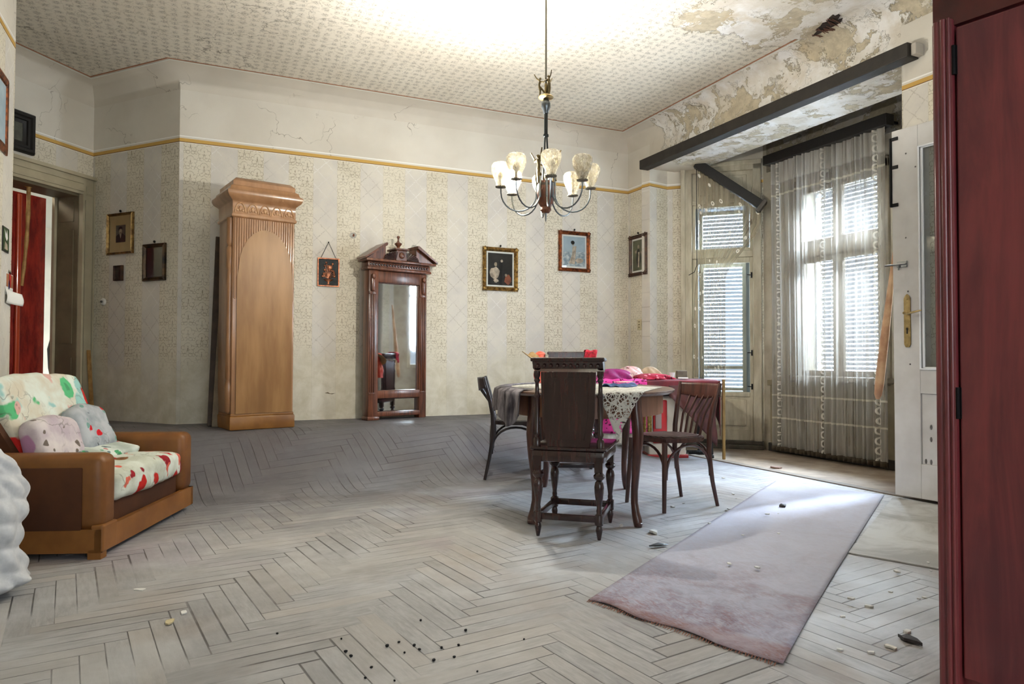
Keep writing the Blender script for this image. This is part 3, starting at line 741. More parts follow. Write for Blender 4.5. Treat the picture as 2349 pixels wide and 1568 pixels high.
def lace(name, sc=26, dens=.34, col=(236, 232, 220), uvm=False):
    n = NT(name); t_ = n.t; c = n.coord('UV' if uvm else 'Object')
    d = n.voro(c, sc, 'DISTANCE_TO_EDGE'); d2 = n.voro(c, sc*.33, 'F1'); rays = n.voro(c, sc*2.6, 'DISTANCE_TO_EDGE')
    ring = (1-n.ramp((d2-.30).abs(), .05, .10)); solid = (1-n.ramp(d, .05, .10)).mx(ring).mx((1-n.ramp(rays, .06, .12))*n.ramp(d2, .15, .5)).mx(1-n.ramp(d2, .10, .14))
    tr = t_.nodes.new('ShaderNodeBsdfTransparent'); m = t_.nodes.new('ShaderNodeMixShader'); n.put(m.inputs[0], solid.mx(dens*0.0))
    n.set(Base_Color=n.mix(n.noise(c, 6, 3), lin(col), lin(tuple(int(v*.8) for v in col))), Roughness=.9)
    n.bump(solid, .4, .002)
    t_.links.new(tr.outputs[0], m.inputs[1]); t_.links.new(n.bsdf.outputs[0], m.inputs[2]); t_.links.new(m.outputs[0], n.out.inputs[0])
    return n.mat
LACE = lace('crochet_lace', 22)
def over_edge(p, off):
    """point on the tabletop (table coordinates) or hanging over its rim"""
    q = math.hypot(p.x/TA, p.y/TB)
    if q <= 1: return Vector((p.x, p.y, TZ+.003+off))
    r = p.length; e = p/q; over = r-e.length; dirv = e.normalized(); g = .012+off
    if over < .02: return Vector((e.x+dirv.x*(g*over/.02), e.y+dirv.y*(g*over/.02), TZ+.003-over*.5))
    return Vector((e.x+dirv.x*g, e.y+dirv.y*g, TZ+.003-.01-(over-.02)))
Ti = Matrix.Rotation(-TR, 3, 'Z')
def cloth_grid(dirs, n=56, off=0.0, wav=.0):
    # dirs: near, left, far, right reach; the cloth is a four-cornered sheet
    dn = Ti @ (-fwd*.985+rgt*.12).normalized(); dl = Ti @ (-rgt+fwd*.1).normalized()
    C0 = dn*dirs[0]; C1 = dl*dirs[1]; C2 = -dn*dirs[2]; C3 = -dl*dirs[3]
    def fn(u, v):
        p = (C0*(1-u)+C1*u)*(1-v)+(C3*(1-u)+C2*u)*v
        q = over_edge(Vector((p.x, p.y, 0)), off)
        if q.z < TZ-.02: a = math.atan2(p.y, p.x); k = wav*math.sin(a*34)*min(1, (TZ-q.z)*8); q.x += k*math.cos(a); q.y += k*math.sin(a)
        return q
    b = MB(); b.grid(fn, n, n); b.uv = {}
    return b
o = cloth_grid((1.06, .58, .80, .50), 72, wav=.006).build('lace_cloth', LACE, None, smooth=True, autosmooth=False, solid=.002)
o.location = TC; o.rotation_euler = (0, 0, TR)
tag(o, 'cream crochet lace cloth on the oval table, pointed corner hanging in front', 'tablecloth')
# grey cloth gathered over the left rim
greyc = simple('grey_gathered_cloth', (150, 144, 150), .8, rgb2=(44, 38, 48), scale=22, stretch=(1, 1, .25), bump=.5, bscale=30)
b = MB()
la = math.atan2((Ti @ -rgt).y, (Ti @ -rgt).x)
def gfn(u, v):
    a = la-.95+u*1.75; k = math.sin(u*58)*.010*min(1, v*2); r = 1.0+(.018+k)*v**.3/.55 if v > .12 else 1.0-.16*(1-v/.12)
    z = TZ+.008 if v <= .12 else TZ+.006-(v-.12)*(.17+.05*math.sin(u*9)+.03*math.sin(u*23))
    return (TA*r*math.cos(a), TB*r*math.sin(a), z)
b.grid(gfn, 90, 10); b.uv = {}
o = b.build('gathered_cloth', greyc, None, smooth=True, autosmooth=False, solid=.003); o.location = TC; o.rotation_euler = (0, 0, TR)
tag(o, 'dark grey gathered cloth hanging over the left rim of the oval table', 'cloth')
# blue sash on the lace
def tabpt(px, py, dz=.0): return on_z(px, py, TZ+dz)
b = MB(); p = [tabpt(1388, 889), tabpt(1405, 888), tabpt(1422, 889.5), tabpt(1440, 887.5), tabpt(1452, 886)]
def strip(pts, w, h, mb, n=24, thick=.004):
    pts = [Vector(q) for q in pts]
    def at(u):
        s_ = u*(len(pts)-1); i = min(int(s_), len(pts)-2); return pts[i].lerp(pts[i+1], s_-i)
    d = (pts[-1]-pts[0]).normalized(); sd = Vector((-d.y, d.x, 0))
    def fn(u, v):
        q = at(u)+sd*w*(v-.5)*2*(1-.3*math.sin(u*7)); return (q.x, q.y, q.z+h*(.5+.5*math.sin(u*19+v*4))*math.sin(v*PI)+.006)
    mb.grid(fn, n, 8); mb.uv = {}
strip(p, .045, .022, b)
o = b.build('blue_sash', simple('blue_cloth', (66, 92, 140), .75, rgb2=(36, 48, 86), scale=16), None, smooth=True, solid=.003)
tag(o, 'crumpled blue sash lying on the lace cloth of the oval table', 'sash')
b = MB(); q0 = tabpt(1446, 886); lp = [(q0.x+.03*math.cos(a*.5)*(1+.3*math.sin(a)), q0.y+.03*math.sin(a*.5), q0.z+.008+.012*abs(math.sin(a*.7))) for a in range(0, 14)]
b.tube(lp, .0022, 6); b.build('cord_loop', M['black'], o, smooth=True)
# small printed sheet
b = MB(); q0 = tabpt(1432, 879.5); b.box(-.09, .09, -.05, .05, 0, .003)
o = b.build('paper_sheet', simple('printed_sheet', (222, 206, 172), .8, rgb2=(150, 100, 80), scale=60), None, loc=(q0.x, q0.y, TZ+.012), rz=.6); tag(o, 'small printed sheet lying behind the blue sash on the table', 'paper')

# ---------------------------------------------------------------- carved chairs
def turned(h, r):
    k = h/.42
    return [(0, 0), (.35*r, 0), (.5*r, .02*k), (.75*r, .055*k), (.55*r, .075*k), (.85*r, .082*k), (.85*r, .135*k), (.55*r, .145*k), (.62*r, .16*k), (.5*r, .175*k), (.7*r, .21*k), (1.0*r, .26*k), (1.05*r, .29*k), (.85*r, .315*k), (.6*r, .325*k), (1.15*r, .34*k), (1.25*r, .352*k), (.8*r, .368*k), (.8*r, h), (0, h)]
def carved_chair(label, loc, rz, group=None):
    t = thing('carved_chair', label, 'chair', loc, rz, group); m = M['carved']
    for sx in (-1, 1):
        for sy in (-1, 1):
            b = MB(); b.lathe(turned(.40, .025), (sx*.165, sy*.205, 0), 14); b.box(sx*.165-.022, sx*.165+.022, sy*.205-.022, sy*.205+.022, .355, .43)
            b.box(sx*.165-.02, sx*.165+.02, sy*.205-.02, sy*.205+.02, .085, .13); b.build('leg', m, t, smooth=True)
    b = MB(); b.rbox(-.155, .155, .195, .215, .09, .125, .005); b.rbox(-.155, .155, -.215, -.195, .09, .125, .005)
    for s in (-1, 1): b.rbox(s*.165-.012, s*.165+.012, -.19, .19, .09, .125, .005)
    b.build('stretcher', m, t, smooth=True)
    b = MB(); b.rbox(-.195, .195, -.225, .235, .40, .462, .012); b.rbox(-.21, .21, -.225, .25, .462, .482, .009); b.build('seat', m, t, smooth=True)
    b = MB(); b.prism([(-.112, .482), (.112, .482), (.14, .62), (.15, .88), (-.15, .88), (-.14, .62)], -.215, -.195)
    b.prism([(-.085, .52), (.085, .52), (.105, .64), (.11, .85), (-.11, .85), (-.105, .64)], -.222, -.188); b.build('back_panel', m, t, smooth=False)
    for s in (-1, 1):
        b = MB(); b.lathe([(0, .48), (.020, .48), (.020, .52), (.012, .53), (.018, .55), (.011, .57), (.016, .68), (.014, .74), (.02, .755), (.012, .77), (.010, .82), (.018, .835), (.012, .845), (.018, .86), (.018, .885), (0, .885)], (s*.172, -.205, 0), 12)
        b.build('back_column', m, t, smooth=True)
    b = MB(); b.prism([(-.165, .88), (-.228, .90), (-.232, .918), (-.240, .930), (-.240, .942), (-.225, .958), (-.185, .958), (-.165, .94)], -.19, .19, 'x')
    b.rbox(-.20, .20, -.248, -.165, .936, .957, .006); cr = b.build('crest', m, t, smooth=False)
    b = MB()
    for k in range(10): b.ball((-.162+k*.036, -.236, .912), .0095, .007, .0095, seg=8)
    b.build('beading', m, cr, smooth=True)
    return t
c1 = carved_chair('dark carved chair with turned legs, its back towards the viewer', (1.956, 3.45, 0), math.radians(-40.4))
c2 = dup(c1, (2.83, 5.03, 0), math.radians(180-24.4), label='dark carved chair beyond the oval table, red cloth over its crest')
c2.scale = (1.02, 1.02, 1.055)

# ---------------------------------------------------------------- bentwood chairs
def arc3(a, bz, c, n=14):
    return [(a[0]+(c[0]-a[0])*(.5-.5*math.cos(PI*k/n)), a[1]+(c[1]-a[1])*(.5-.5*math.cos(PI*k/n)), a[2]+(bz-a[2])*math.sin(PI*k/n)**.75) for k in range(n+1)]
def bentwood(label, loc, rz, m, group=None, hoop=True):
    t = thing('bentwood_chair', label, 'chair', loc, rz, group)
    fx, fy, bx, by = .175, .185, .165, -.19
    for s in (-1, 1):
        b = MB(); b.tube([(s*fx*1.08, fy*1.08, 0), (s*fx, fy, .25), (s*fx*.95, fy*.95, .43)], [.013, .016, .018], 10); b.build('front_leg', m, t, smooth=True)
        b = MB(); b.tube([(s*bx*1.05, by-.065, 0), (s*bx, by-.03, .16), (s*bx, by, .34), (s*bx, by-.005, .50), (s*bx*1.04, by-.03, .63), (s*bx*1.12, by-.065, .755), (s*bx*1.14, by-.075, .795)], [.012, .014, .017, .017, .016, .014, .012], 10)
        b.build('rear_leg', m, t, smooth=True)
    b = MB(); P = [(.205*math.copysign(abs(math.cos(a))**.85, math.cos(a)), .205*math.copysign(abs(math.sin(a))**.85, math.sin(a))) for a in [2*PI*k/40 for k in range(40)]]
    b.prism(P, .425, .455, 'z'); b.prism([(x*1.03, y*1.03) for x, y in P], .431, .449, 'z')
    st = b.build('seat', m, t, smooth=False)
    b = MB()
    for k in range(-4, 5):
        w = math.sqrt(max(.001, .185**2-(k*.038)**2)); b.rbox(k*.038-.015, k*.038+.015, -w, w, .454, .460, .003)
    b.build('seat_slats', m, st)
    b = MB()
    def rail(u, v):
        x = (u-.5)*2*bx*1.20; y = by-.07-.055*math.cos((u-.5)*PI)+.01; z = .695+.095*v-.012*math.cos((u-.5)*PI*2)*(1-v); return (x, y-.012*v, z)
    b.grid(rail, 20, 6); b.uv = {}; b.build('top_rail', m, t, smooth=True, solid=.016)
    for k in range(-2, 3):
        x = k*.055; y1 = by-.07-.055*math.cos(x/(bx*2.4)*PI)+.01
        b = MB(); b.tube([(x*.85, by+.012, .45), (x*.92, by-.02, .58), (x, y1, .705)], .010, 8, flat=.6); b.build('back_slat', m, t, smooth=True)
    b = MB()
    def hoopf(a, c): b.tube(arc3(a, .405, c), .009, 8)
    hoopf((-fx, fy, .20), (fx, fy, .20)); hoopf((-fx-.004, fy-.01, .20), (-bx, by-.01, .20)); hoopf((fx+.004, fy-.01, .20), (bx, by-.01, .20)); hoopf((-bx, by-.02, .20), (bx, by-.02, .20))
    b.build('arched_brace', m, t, smooth=True)
    return t
bentwood('brown bentwood chair with slatted back, right of the oval table near the rug', (2.843, 3.778, 0), math.radians(93.4), M['bent'])
bentwood('black bentwood chair tucked under the left end of the oval table', (2.37, 5.12, .012), math.radians(245.6), M['blackwood'])

# red cloth draped on the far chair, straw hat hooked on its corner
def on_chair2(v): return c2.matrix_basis @ Vector(v)
C2M = Matrix.Translation((2.83, 5.03, 0)) @ Matrix.Rotation(math.radians(155.6), 4, 'Z')
redpat = simple('crimson_print', (214, 34, 58), .75, rgb2=(120, 14, 30), scale=40)
b = MB()
def rc(u, v):
    s_ = v*2-1; x = -.215+.10*u+.01*math.sin(v*9)
    if abs(s_) < .35: y, z = -.205+s_*.13, 1.022+.006*math.sin(u*9)
    else: y, z = -.205+math.copysign(.055+.006*math.sin(u*14), s_), 1.02-(abs(s_)-.35)*(.16+.03*math.sin(u*6))
    return (x, y, z)
b.grid(rc, 16, 20, M=C2M); b.uv = {}; o = b.build('red_cloth', redpat, None, smooth=True, solid=.004); tag(o, 'bright red cloth thrown over the right end of the far chair crest', 'cloth')
b = MB()
def rg(u, v):
    w = .045+.03*v+.008*math.sin(v*12); a = u*2*PI; k = 1+.12*math.sin(a*4+v*5)
    return (.262+w*.75*math.cos(a)*k, -.20+w*.7*math.sin(a)*k, .995-.27*v)
b.grid(rg, 24, 14, M=C2M); b.uv = {}; b.ball((.262, -.20, .985), .045, .04, .03, M=C2M)
o = b.build('red_garment', simple('orange_red_cloth', (226, 58, 44), .75, rgb2=(232, 120, 96), scale=9, bump=.3, bscale=14), None, smooth=True); tag(o, 'orange-red garment hanging from the left corner of the far chair back', 'garment')
b = MB(); Q = C2M @ Matrix.Translation((.325, -.20, .945)) @ Matrix.Rotation(math.radians(-38), 4, 'Y')
b.lathe([(0, .055), (.04, .052), (.055, .035), (.058, .004), (.115, -.004), (.118, -.001), (.06, .008), (.0, .06)], (0, 0, 0), 28, M=Q)
o = b.build('straw_hat', simple('straw', (188, 158, 112), .8, rgb2=(150, 118, 74), scale=60, stretch=(1, 1, 5)), None, smooth=True); tag(o, 'small straw hat hooked on the far chair behind the red garment', 'hat')

# ---------------------------------------------------------------- armchair with flowered covers
def floral(name, ground, cols, sc=9, thr=.5, seedv=(0, 0, 0)):
    n = NT(name); c = n.vadd(n.coord(), seedv)
    w = n.vadd(c, n.vmul(n.noise(c, 5, 3, .6, color=True), (.16, .16, .16)))
    base = n.mix(n.ramp(n.noise(c, 7, 4), .35, .65), lin(ground[0]), lin(ground[1]))
    for i, (col, th, sc_) in enumerate(cols):
        q = n.vadd(w, (i*3.7, i*1.9, i*2.3))
        d = n.voro(q, sc_, 'F1'); r = n.white(n.vmul(n.voro(q, sc_, 'F1', 'Position'), (1, 1, 1)))
        mask = (1-n.ramp(d, .30, .36))*r.gt(th)
        inner = (1-n.ramp(d, .10, .16))
        base = n.mix(mask, base, n.mix(inner*.5, lin(col), lin(tuple(min(255, int(v*.45+20)) for v in col))))
    ln = (1-n.ramp((n.noise(w, 9, 2)-.5).abs(), .006, .022))*n.ramp(n.noise(c, 3, 2), .45, .6)
    base = n.mix(ln*.5, base, lin((100, 96, 84)))
    n.set(Base_Color=base, Roughness=.85, Specular_IOR_Level=.2); n.bump(n.noise(c, 9, 4), .5, .02)
    return n.mat
FL_SEAT = floral('flowered_seat_cover', ((226, 232, 222), (196, 200, 184)), [((196, 40, 34), .40, 6.0), ((150, 30, 40), .62, 8), ((140, 96, 60), .72, 7), ((226, 110, 90), .76, 10)])
FL_BACK = floral('flowered_back_cover', ((228, 236, 226), (214, 206, 186)), [((160, 206, 200), .42, 5), ((96, 190, 130), .74, 6.5), ((206, 44, 40), .76, 5), ((220, 176, 166), .60, 6)], seedv=(4, 2, 1))
BRN = simple('brown_leatherette', (132, 84, 36), .45, rgb2=(104, 60, 22), scale=3, bump=.06, bscale=30)
BRND = simple('dark_brown_plush', (84, 44, 12), .8, rgb2=(66, 32, 8), scale=3)
AR = math.atan2(.939, .345)
t = thing('armchair', 'wide brown armchair with flowered white and red covers', 'armchair', (-.387, 3.837, 0), AR)
AW = 1.13; AD = .655
for x0 in (0, AW-.15):
    b = MB(); b.rbox(x0, x0+.15, 0, AD, .13, .49, .045, seg=4)
    arm = b.build('arm', BRN, t, smooth=True)
    b = MB(); xo = -.008 if x0 == 0 else AW-.004
    b.rbox(xo, xo+.012, .09, AD-.02, .135, .43, .006)
    b.build('side_panel', BRND, arm, smooth=True)
b = MB(); b.prism([(-.006, .03), (AW+.006, .03), (AW+.006, .14), (-.006, .14)], .0, .03); b.box(-.006, .03, 0, AD, .03, .14); b.box(AW-.03, AW+.006, 0, AD, .03, .14); b.box(0, AW, AD-.03, AD, .03, .14)
b.prism([(-.006, 0), (.05, .0), (.05, .045), (-.006, .045)], .0, .06); b.rbox(-.004, .14, -.008, .05, .03, .16, .01)
b.build('base_frame', simple('golden_brown_rail', (150, 98, 44), .45, rgb2=(124, 76, 30), scale=4), t)
b = MB(); b.box(.15, AW-.15, .045, .3, .10, .24); b.box(.15, AW-.15, .05, AD-.05, .12, .2); b.build('front_board', BRND, t)
for x in (.05, AW-.08):
    for y in (.05, AD-.09): b = MB(); b.rbox(x, x+.05, y, y+.05, 0, .035, .004); b.build('foot', M['black'], t)
def puffy(x0, x1, y0, y1, z0, z1, r=.05, n=10, amp=.006, M_=None, seed=1):
    bm = bmesh.new(); bmesh.ops.create_cube(bm, size=1); bmesh.ops.subdivide_edges(bm, edges=bm.edges[:], cuts=n, use_grid_fill=True)
    hx, hy, hz = (x1-x0)/2, (y1-y0)/2, (z1-z0)/2; rr = random.Random(seed); ph = [rr.uniform(0, 6) for _ in range(6)]
    for v in bm.verts:
        p = Vector((v.co.x*2, v.co.y*2, v.co.z*2)); q = Vector((p.x*hx, p.y*hy, p.z*hz))
        c = Vector((max(-hx+r, min(hx-r, q.x)), max(-hy+r, min(hy-r, q.y)), max(-hz+r, min(hz-r, q.z)))); d = q-c
        if d.length > 1e-6: q = c+d.normalized()*r
        bul = (1-(q.x/hx)**2)*(1-(q.y/hy)**2)
        q.z += math.copysign(bul*r*.5, q.z) if abs(q.z) > hz-r*1.01 else 0
        k = amp*(math.sin(q.x*31+ph[0])+math.sin(q.y*27+ph[1])+math.sin(q.z*35+ph[2]+q.x*12))
        q += q.normalized()*k
        v.co = q+Vector(((x0+x1)/2, (y0+y1)/2, (z0+z1)/2))
    bm.verts.index_update(); b = MB(); b.add([v.co.copy() for v in bm.verts], [[v.index for v in f.verts] for f in bm.faces], 0, M_); bm.free(); return b
puffy(.152, AW-.152, -.004, .50, .235, .385, .045, 12, .004).build('seat_cushion', FL_SEAT, t, smooth=True, autosmooth=False)
QB = Matrix.Translation((0, .43, .36)) @ Matrix.Rotation(math.radians(-22), 4, 'X')
puffy(.17, AW-.17, -.02, .095, -.03, .535, .045, 12, .004, QB).build('back_cushion', FL_BACK, t, smooth=True, autosmooth=False)
b = MB(); b.rbox(.14, AW-.14, .085, .11, -.08, .48, .01, M=QB); b.box(.14, AW-.14, AD-.06, AD-.01, .1, .50)
b.prism([(.36, .30), (.65, .30), (.66, .50), (.70, .70), (.60, .68)], .12, .165, 'x'); b.prism([(.36, .30), (.65, .30), (.66, .50), (.70, .70), (.60, .68)], AW-.165, AW-.12, 'x')
b.build('back_frame', BRND, t)
Q1 = Matrix.Translation((-.387, 3.837, 0)) @ Matrix.Rotation(AR, 4, 'Z')
P1M = simple('faded_print_cushion', (214, 206, 208), .85, rgb2=(176, 160, 170), scale=9, bump=.6, bscale=16)
P1M = floral('scribbled_print', ((222, 214, 212), (190, 176, 186)), [((176, 132, 166), .70, 5), ((120, 108, 100), .80, 18)], seedv=(1, 5, 2))
P2M = floral('grey_print', ((186, 190, 194), (140, 148, 154)), [((206, 30, 40), .86, 14), ((120, 160, 150), .70, 14), ((90, 100, 110), .74, 18)], seedv=(7, 1, 3))
o = puffy(-.19, .19, -.06, .07, -.11, .12, .055, 9, .004).build('cushion', P1M, None, smooth=True, autosmooth=False)
o.matrix_world = Q1 @ Matrix.Translation((.33, .40, .515)) @ Matrix.Rotation(math.radians(-20), 4, 'X'); tag(o, 'rounded off-white cushion with a mauve patch, left one on the brown armchair', 'cushion', group=None)
o = puffy(-.17, .17, -.06, .07, -.13, .13, .055, 9, .004, seed=4).build('cushion', P2M, None, smooth=True, autosmooth=False)
o.matrix_world = Q1 @ Matrix.Translation((.715, .42, .535)) @ Matrix.Rotation(math.radians(-24), 4, 'X'); tag(o, 'grey printed cushion with small red shapes, right one on the brown armchair', 'cushion')
b = puffy(.20, .93, .23, .52, .0, .05, .02, 12, .003, seed=6, M_=Matrix.Translation((0, .03, .375)) @ Matrix.Rotation(math.radians(14), 4, 'X'))
o = b.build('folded_throw', floral('throw_print', ((220, 228, 220), (180, 190, 180)), [((80, 160, 110), .70, 16), ((190, 60, 60), .78, 18), ((110, 130, 130), .66, 18)], 9), None, smooth=True, autosmooth=False)
o.matrix_world = Q1 @ Matrix.Translation((0, -.01, -.055)); tag(o, 'folded green and white printed throw under the cushions of the brown armchair', 'throw')

# white puffy bundle at the far left
b = MB(); rr = random.Random(11)
def sackf(u, v):
    a = u*2*PI; z = v*.62
    r = .175+.014*math.sin(v*PI*4.2+.6)+.010*math.sin(a*3+v*9)
    r *= min(1, (v+.02)*9)**.5*min(1, max(0, 1.0-v)*4)**.5
    rid = abs(math.sin(a*5+v*11+1.7*math.sin(v*7)))*abs(math.sin(v*PI*6.5+a)); r += .022*rid-.008
    return (r*math.cos(a), r*math.sin(a), z)
b.grid(sackf, 96, 80); b.uv = {}
o = b.build('white_bundle', simple('white_crinkled_cloth', (226, 228, 232), .6, rgb2=(196, 200, 206), scale=12, bump=1.0, bscale=14), None, smooth=True, autosmooth=False, loc=(-.79, 3.40, 0))
tag(o, 'white puffy crinkled bundle standing at the left edge in front of the armchair', 'bundle')

# ---------------------------------------------------------------- tiled stove front and boards
ST = simple('stove_tile', (170, 126, 88), .3, rgb2=(140, 98, 62), scale=3, stretch=(3, 3, .7), coat=.4)
STP = simple('stove_panel', (160, 118, 70), .42, rgb2=(128, 88, 44), scale=2.2, stretch=(3, 3, .5))
t = thing('tiled_stove', 'tall tan tiled stove with moulded crown and arcaded frieze, against the back wall', 'stove', (.27, 6.0, floor_z(.27, 6.05)), math.radians(12))
SW, SD = .50, .42
b = MB(); b.rbox(0, SW, 0, SD, .11, 1.72, .012); b.build('body', ST, t, smooth=True)
b = MB()
for k in range(26):
    x = .012+k*.0187; b.rbox(x, x+.012, -.006, .002, 1.28 if 5 < k < 20 else 1.05, 1.70, .003)
b.build('fluting', ST, t)
b = MB(); b.prism([(.035, .13), (SW-.02, .13), (SW-.02, 1.22)]+[(SW/2+.01+(SW/2-.035)*math.cos(a*PI/12), 1.28+.34*math.sin(a*PI/12)) for a in range(0, 13)]+[(.035, 1.22)], -.010, .0); b.build('front_panel', STP, t)
b = MB(); b.rbox(-.012, SW+.012, -.016, SD, 0, .11, .012); b.rbox(-.004, SW+.004, -.006, SD, .105, .13, .008); b.build('plinth', simple('stove_plinth', (152, 104, 46), .4, rgb2=(120, 76, 30), scale=4), t, smooth=True)
rect = [(0, 0), (0, SD), (SW, SD), (SW, 0)]
b = MB(); b.sweep([(0, 1.70), (-.012, 1.71), (-.012, 1.725), (-.004, 1.735), (-.004, 1.83), (-.010, 1.84), (-.04, 1.865), (-.052, 1.89), (-.052, 1.91), (-.03, 1.925), (-.022, 1.95), (0.0, 1.965), (.0, 2.0), (.03, 2.03), (.12, 2.04)], rect, closed=True, side=1)
b.box(.08, SW-.08, .08, SD-.08, 1.9, 2.035); cr = b.build('crown', ST, t, smooth=True)
b = MB()
for k in range(5):
    x = .055+k*.0975
    b.tube([(x+.042*math.cos(a*PI/8)*(1-.2*math.sin(a*PI/8)), -.006, 1.745+.075*math.sin(a*PI/8)**.8) for a in range(0, 9)], .0045, 6)
    b.ball((x, -.006, 1.775), .014, .008, .022, seg=8); b.ball((x-.02, -.005, 1.762), .010, .007, .010, seg=8); b.ball((x+.02, -.005, 1.762), .010, .007, .010, seg=8)
b.build('frieze_ornament', simple('stove_relief', (206, 166, 122), .3, rgb2=(150, 104, 66), scale=40), cr, smooth=True)
b = MB(); b.lathe([(.012, .13), (.03, .15), (.034, .35), (.022, .40), (.03, .42), (.026, .75), (.022, 1.05), (.028, 1.2), (.022, 1.28), (.03, 1.30), (.03, 1.45), (.02, 1.47), (.03, 1.5), (.03, 1.70)], (-.005, .05, 0), 12); b.build('corner_column', ST, t, smooth=True)
def board(name, label, cat, foot, top, w, th, mat, yaw, group=None):
    f = Vector(foot); tp = Vector(top); d = (tp-f); L = d.length; z = d.normalized(); x = Vector((math.cos(yaw), math.sin(yaw), 0)); x = (x-z*x.dot(z)).normalized(); y = z.cross(x)
    b = MB(); b.rbox(-w/2, w/2, -th/2, th/2, 0, L, min(.004, th/3)); o = b.build(name, mat)
    o.matrix_world = Matrix(((x.x, y.x, z.x, f.x), (x.y, y.y, z.y, f.y), (x.z, y.z, z.z, f.z), (0, 0, 0, 1))); tag(o, label, cat, group); return o
board('leaning_board', 'dark brown leaning board, leftmost of those beside the stove', 'board', (.135, 6.42, floor_z(.1, 6.42)+.002), (.19, 6.71, 2.02), .055, .02, simple('dark_board', (78, 60, 46), .6, rgb2=(50, 38, 30), scale=6), .1)
board('leaning_board', 'grey-beige board leaning between the stove and the darker board', 'board', (.165, 6.34, floor_z(.1, 6.3)+.002), (.255, 6.70, 2.10), .05, .018, simple('beige_board', (140, 124, 100), .6, rgb2=(110, 96, 76), scale=6), .1)
board('thin_batten', 'thin pale batten leaning on the wall behind the boards, left of the stove', 'batten', (.215, 6.60, floor_z(.1, 6.6)), (.215, 6.735, 2.28), .016, .012, M['tan'], .1)
board('leaning_stick', 'pale wooden stick leaning beside the doorway casing at the left', 'stick', tuple(FD @ Vector((1.775, -.14, .0))), tuple(FD @ Vector((1.775, -.045, 1.02))), .035, .02, M['tan'], 1.0)

# ---------------------------------------------------------------- pier mirror
t = thing('pier_mirror', 'tall walnut pier mirror with broken pediment standing against the back wall', 'mirror', (1.765, 6.655, floor_z(1.7, 6.6)), math.radians(14))
mw = M['mirrorwood']; x0, x1 = -.345, .305
# local: x along wall, -y into the room, z up
b = MB(); b.rbox(x0+.01, x0+.11, -.12, 0, 0, 1.40, .008); b.rbox(x1-.085, x1-.005, -.10, 0, .0, 1.40, .008); b.rbox(x0+.10, x1-.08, -.10, 0, 1.29, 1.40, .008)
b.rbox(x0-.0, x0+.125, -.13, 0, 0, .035, .008)
b.rbox(x0+.10, x1-.08, -.11, 0, .20, .275, .01); b.rbox(x0+.10, x1-.05, -.10, 0, .03, .075, .008); b.box(x0+.1, x1-.08, -.03, 0, .03, 1.38)
b.build('case', mw, t, smooth=True)
for xs_, yf in (((x0+.020, x0+.040, x0+.060), -.128), ((x1-.033, x1-.053, x1-.073), -.108)):
    b = MB()
    for x in xs_: b.rbox(x, x+.014, yf, yf+.014, .25, 1.18, .004)
    xm = sum(xs_)/3+.007; b.rbox(xm-.034, xm+.034, yf, yf+.03, .24, .26, .004); b.rbox(xm-.034, xm+.034, yf-.002, yf+.03, 1.17, 1.20, .004)
    b.rbox(xm-.02, xm+.02, yf-.017, yf+.02, 1.20, 1.36, .012); b.ball((xm, yf-.017, 1.34), .022, .015, .03); b.build('pilaster', mw, t, smooth=True)
b = MB(); b.box(x0+.105, x1-.08, -.062, -.055, .275, 1.29); gl = b.build('mirror_glass', M['mirror'], t)
b = MB(); b.sweep([(0, 0), (.0, .0)], [(0, 0), (1, 0)]) if False else None
for q in ((x0+.105, x0+.115, .275, 1.295), (x1-.092, x1-.082, .275, 1.295)): b.rbox(q[0], q[1], -.075, -.055, q[2], q[3], .004)
b.rbox(x0+.105, x1-.08, -.075, -.055, 1.284, 1.296, .004); b.build('glass_bead', mw, t)
b = MB(); b.box(x0+.105, x1-.08, -.05, -.045, .08, .19); b.build('lower_glass', M['mirror'], t)
b = MB(); b.rbox(x0-.02, x1+.02, -.15, 0, 1.40, 1.425, .008); b.rbox(x0-.01, x1+.01, -.14, 0, 1.425, 1.475, .006); b.rbox(x0-.05, x1+.05, -.19, 0, 1.475, 1.50, .008)
co = b.build('cornice', mw, t, smooth=True)
b = MB()
for k in range(22): b.ball((x0+.015+k*.029, -.142, 1.45), .011, .009, .014, seg=8)
b.build('carved_moulding', M['carved'], co, smooth=True)
b = MB(); cx = (x0+x1)/2
for s in (-1, 1):
    A_ = lambda v: cx+s*v
    b.prism([(A_(.355), 1.50), (A_(.165), 1.50), (A_(.165), 1.625), (A_(.172), 1.632)], -.16, -.02)
    b.prism([(A_(.385), 1.497), (A_(.385), 1.512), (A_(.178), 1.655), (A_(.160), 1.655), (A_(.165), 1.63)], -.20, 0)
b.rbox(cx-.055, cx+.055, -.17, -.02, 1.50, 1.60, .005); b.rbox(cx-.075, cx+.075, -.185, -.01, 1.60, 1.618, .005)
b.build('broken_pediment', mw, t)
for s in (-1, 1):
    b = MB()
    for k in range(8):
        a = k*PI/2/7*.98; d = Vector((s*math.cos(a), 0, math.sin(a))); o_ = Vector((cx+s*.05, -.165, 1.505))
        b.tube([o_+d*.015*Vector((1, 1, 1)).x, o_+Vector((d.x*.135, 0, d.z*.075))], [.004, .011], 6)
    b.build('fan_carving', M['carved'], t, smooth=True)
b = MB(); b.ball((cx, -.175, 1.55), .028, .012, .03); b.lathe([(.0, 1.618), (.03, 1.618), (.018, 1.63), (.012, 1.64), (.034, 1.665), (.036, 1.675), (.018, 1.685), (.008, 1.70), (.008, 1.72), (.015, 1.732), (.012, 1.745), (0, 1.75)], (cx, -.10, 0), 16)
b.build('urn_finial', mw, t, smooth=True)

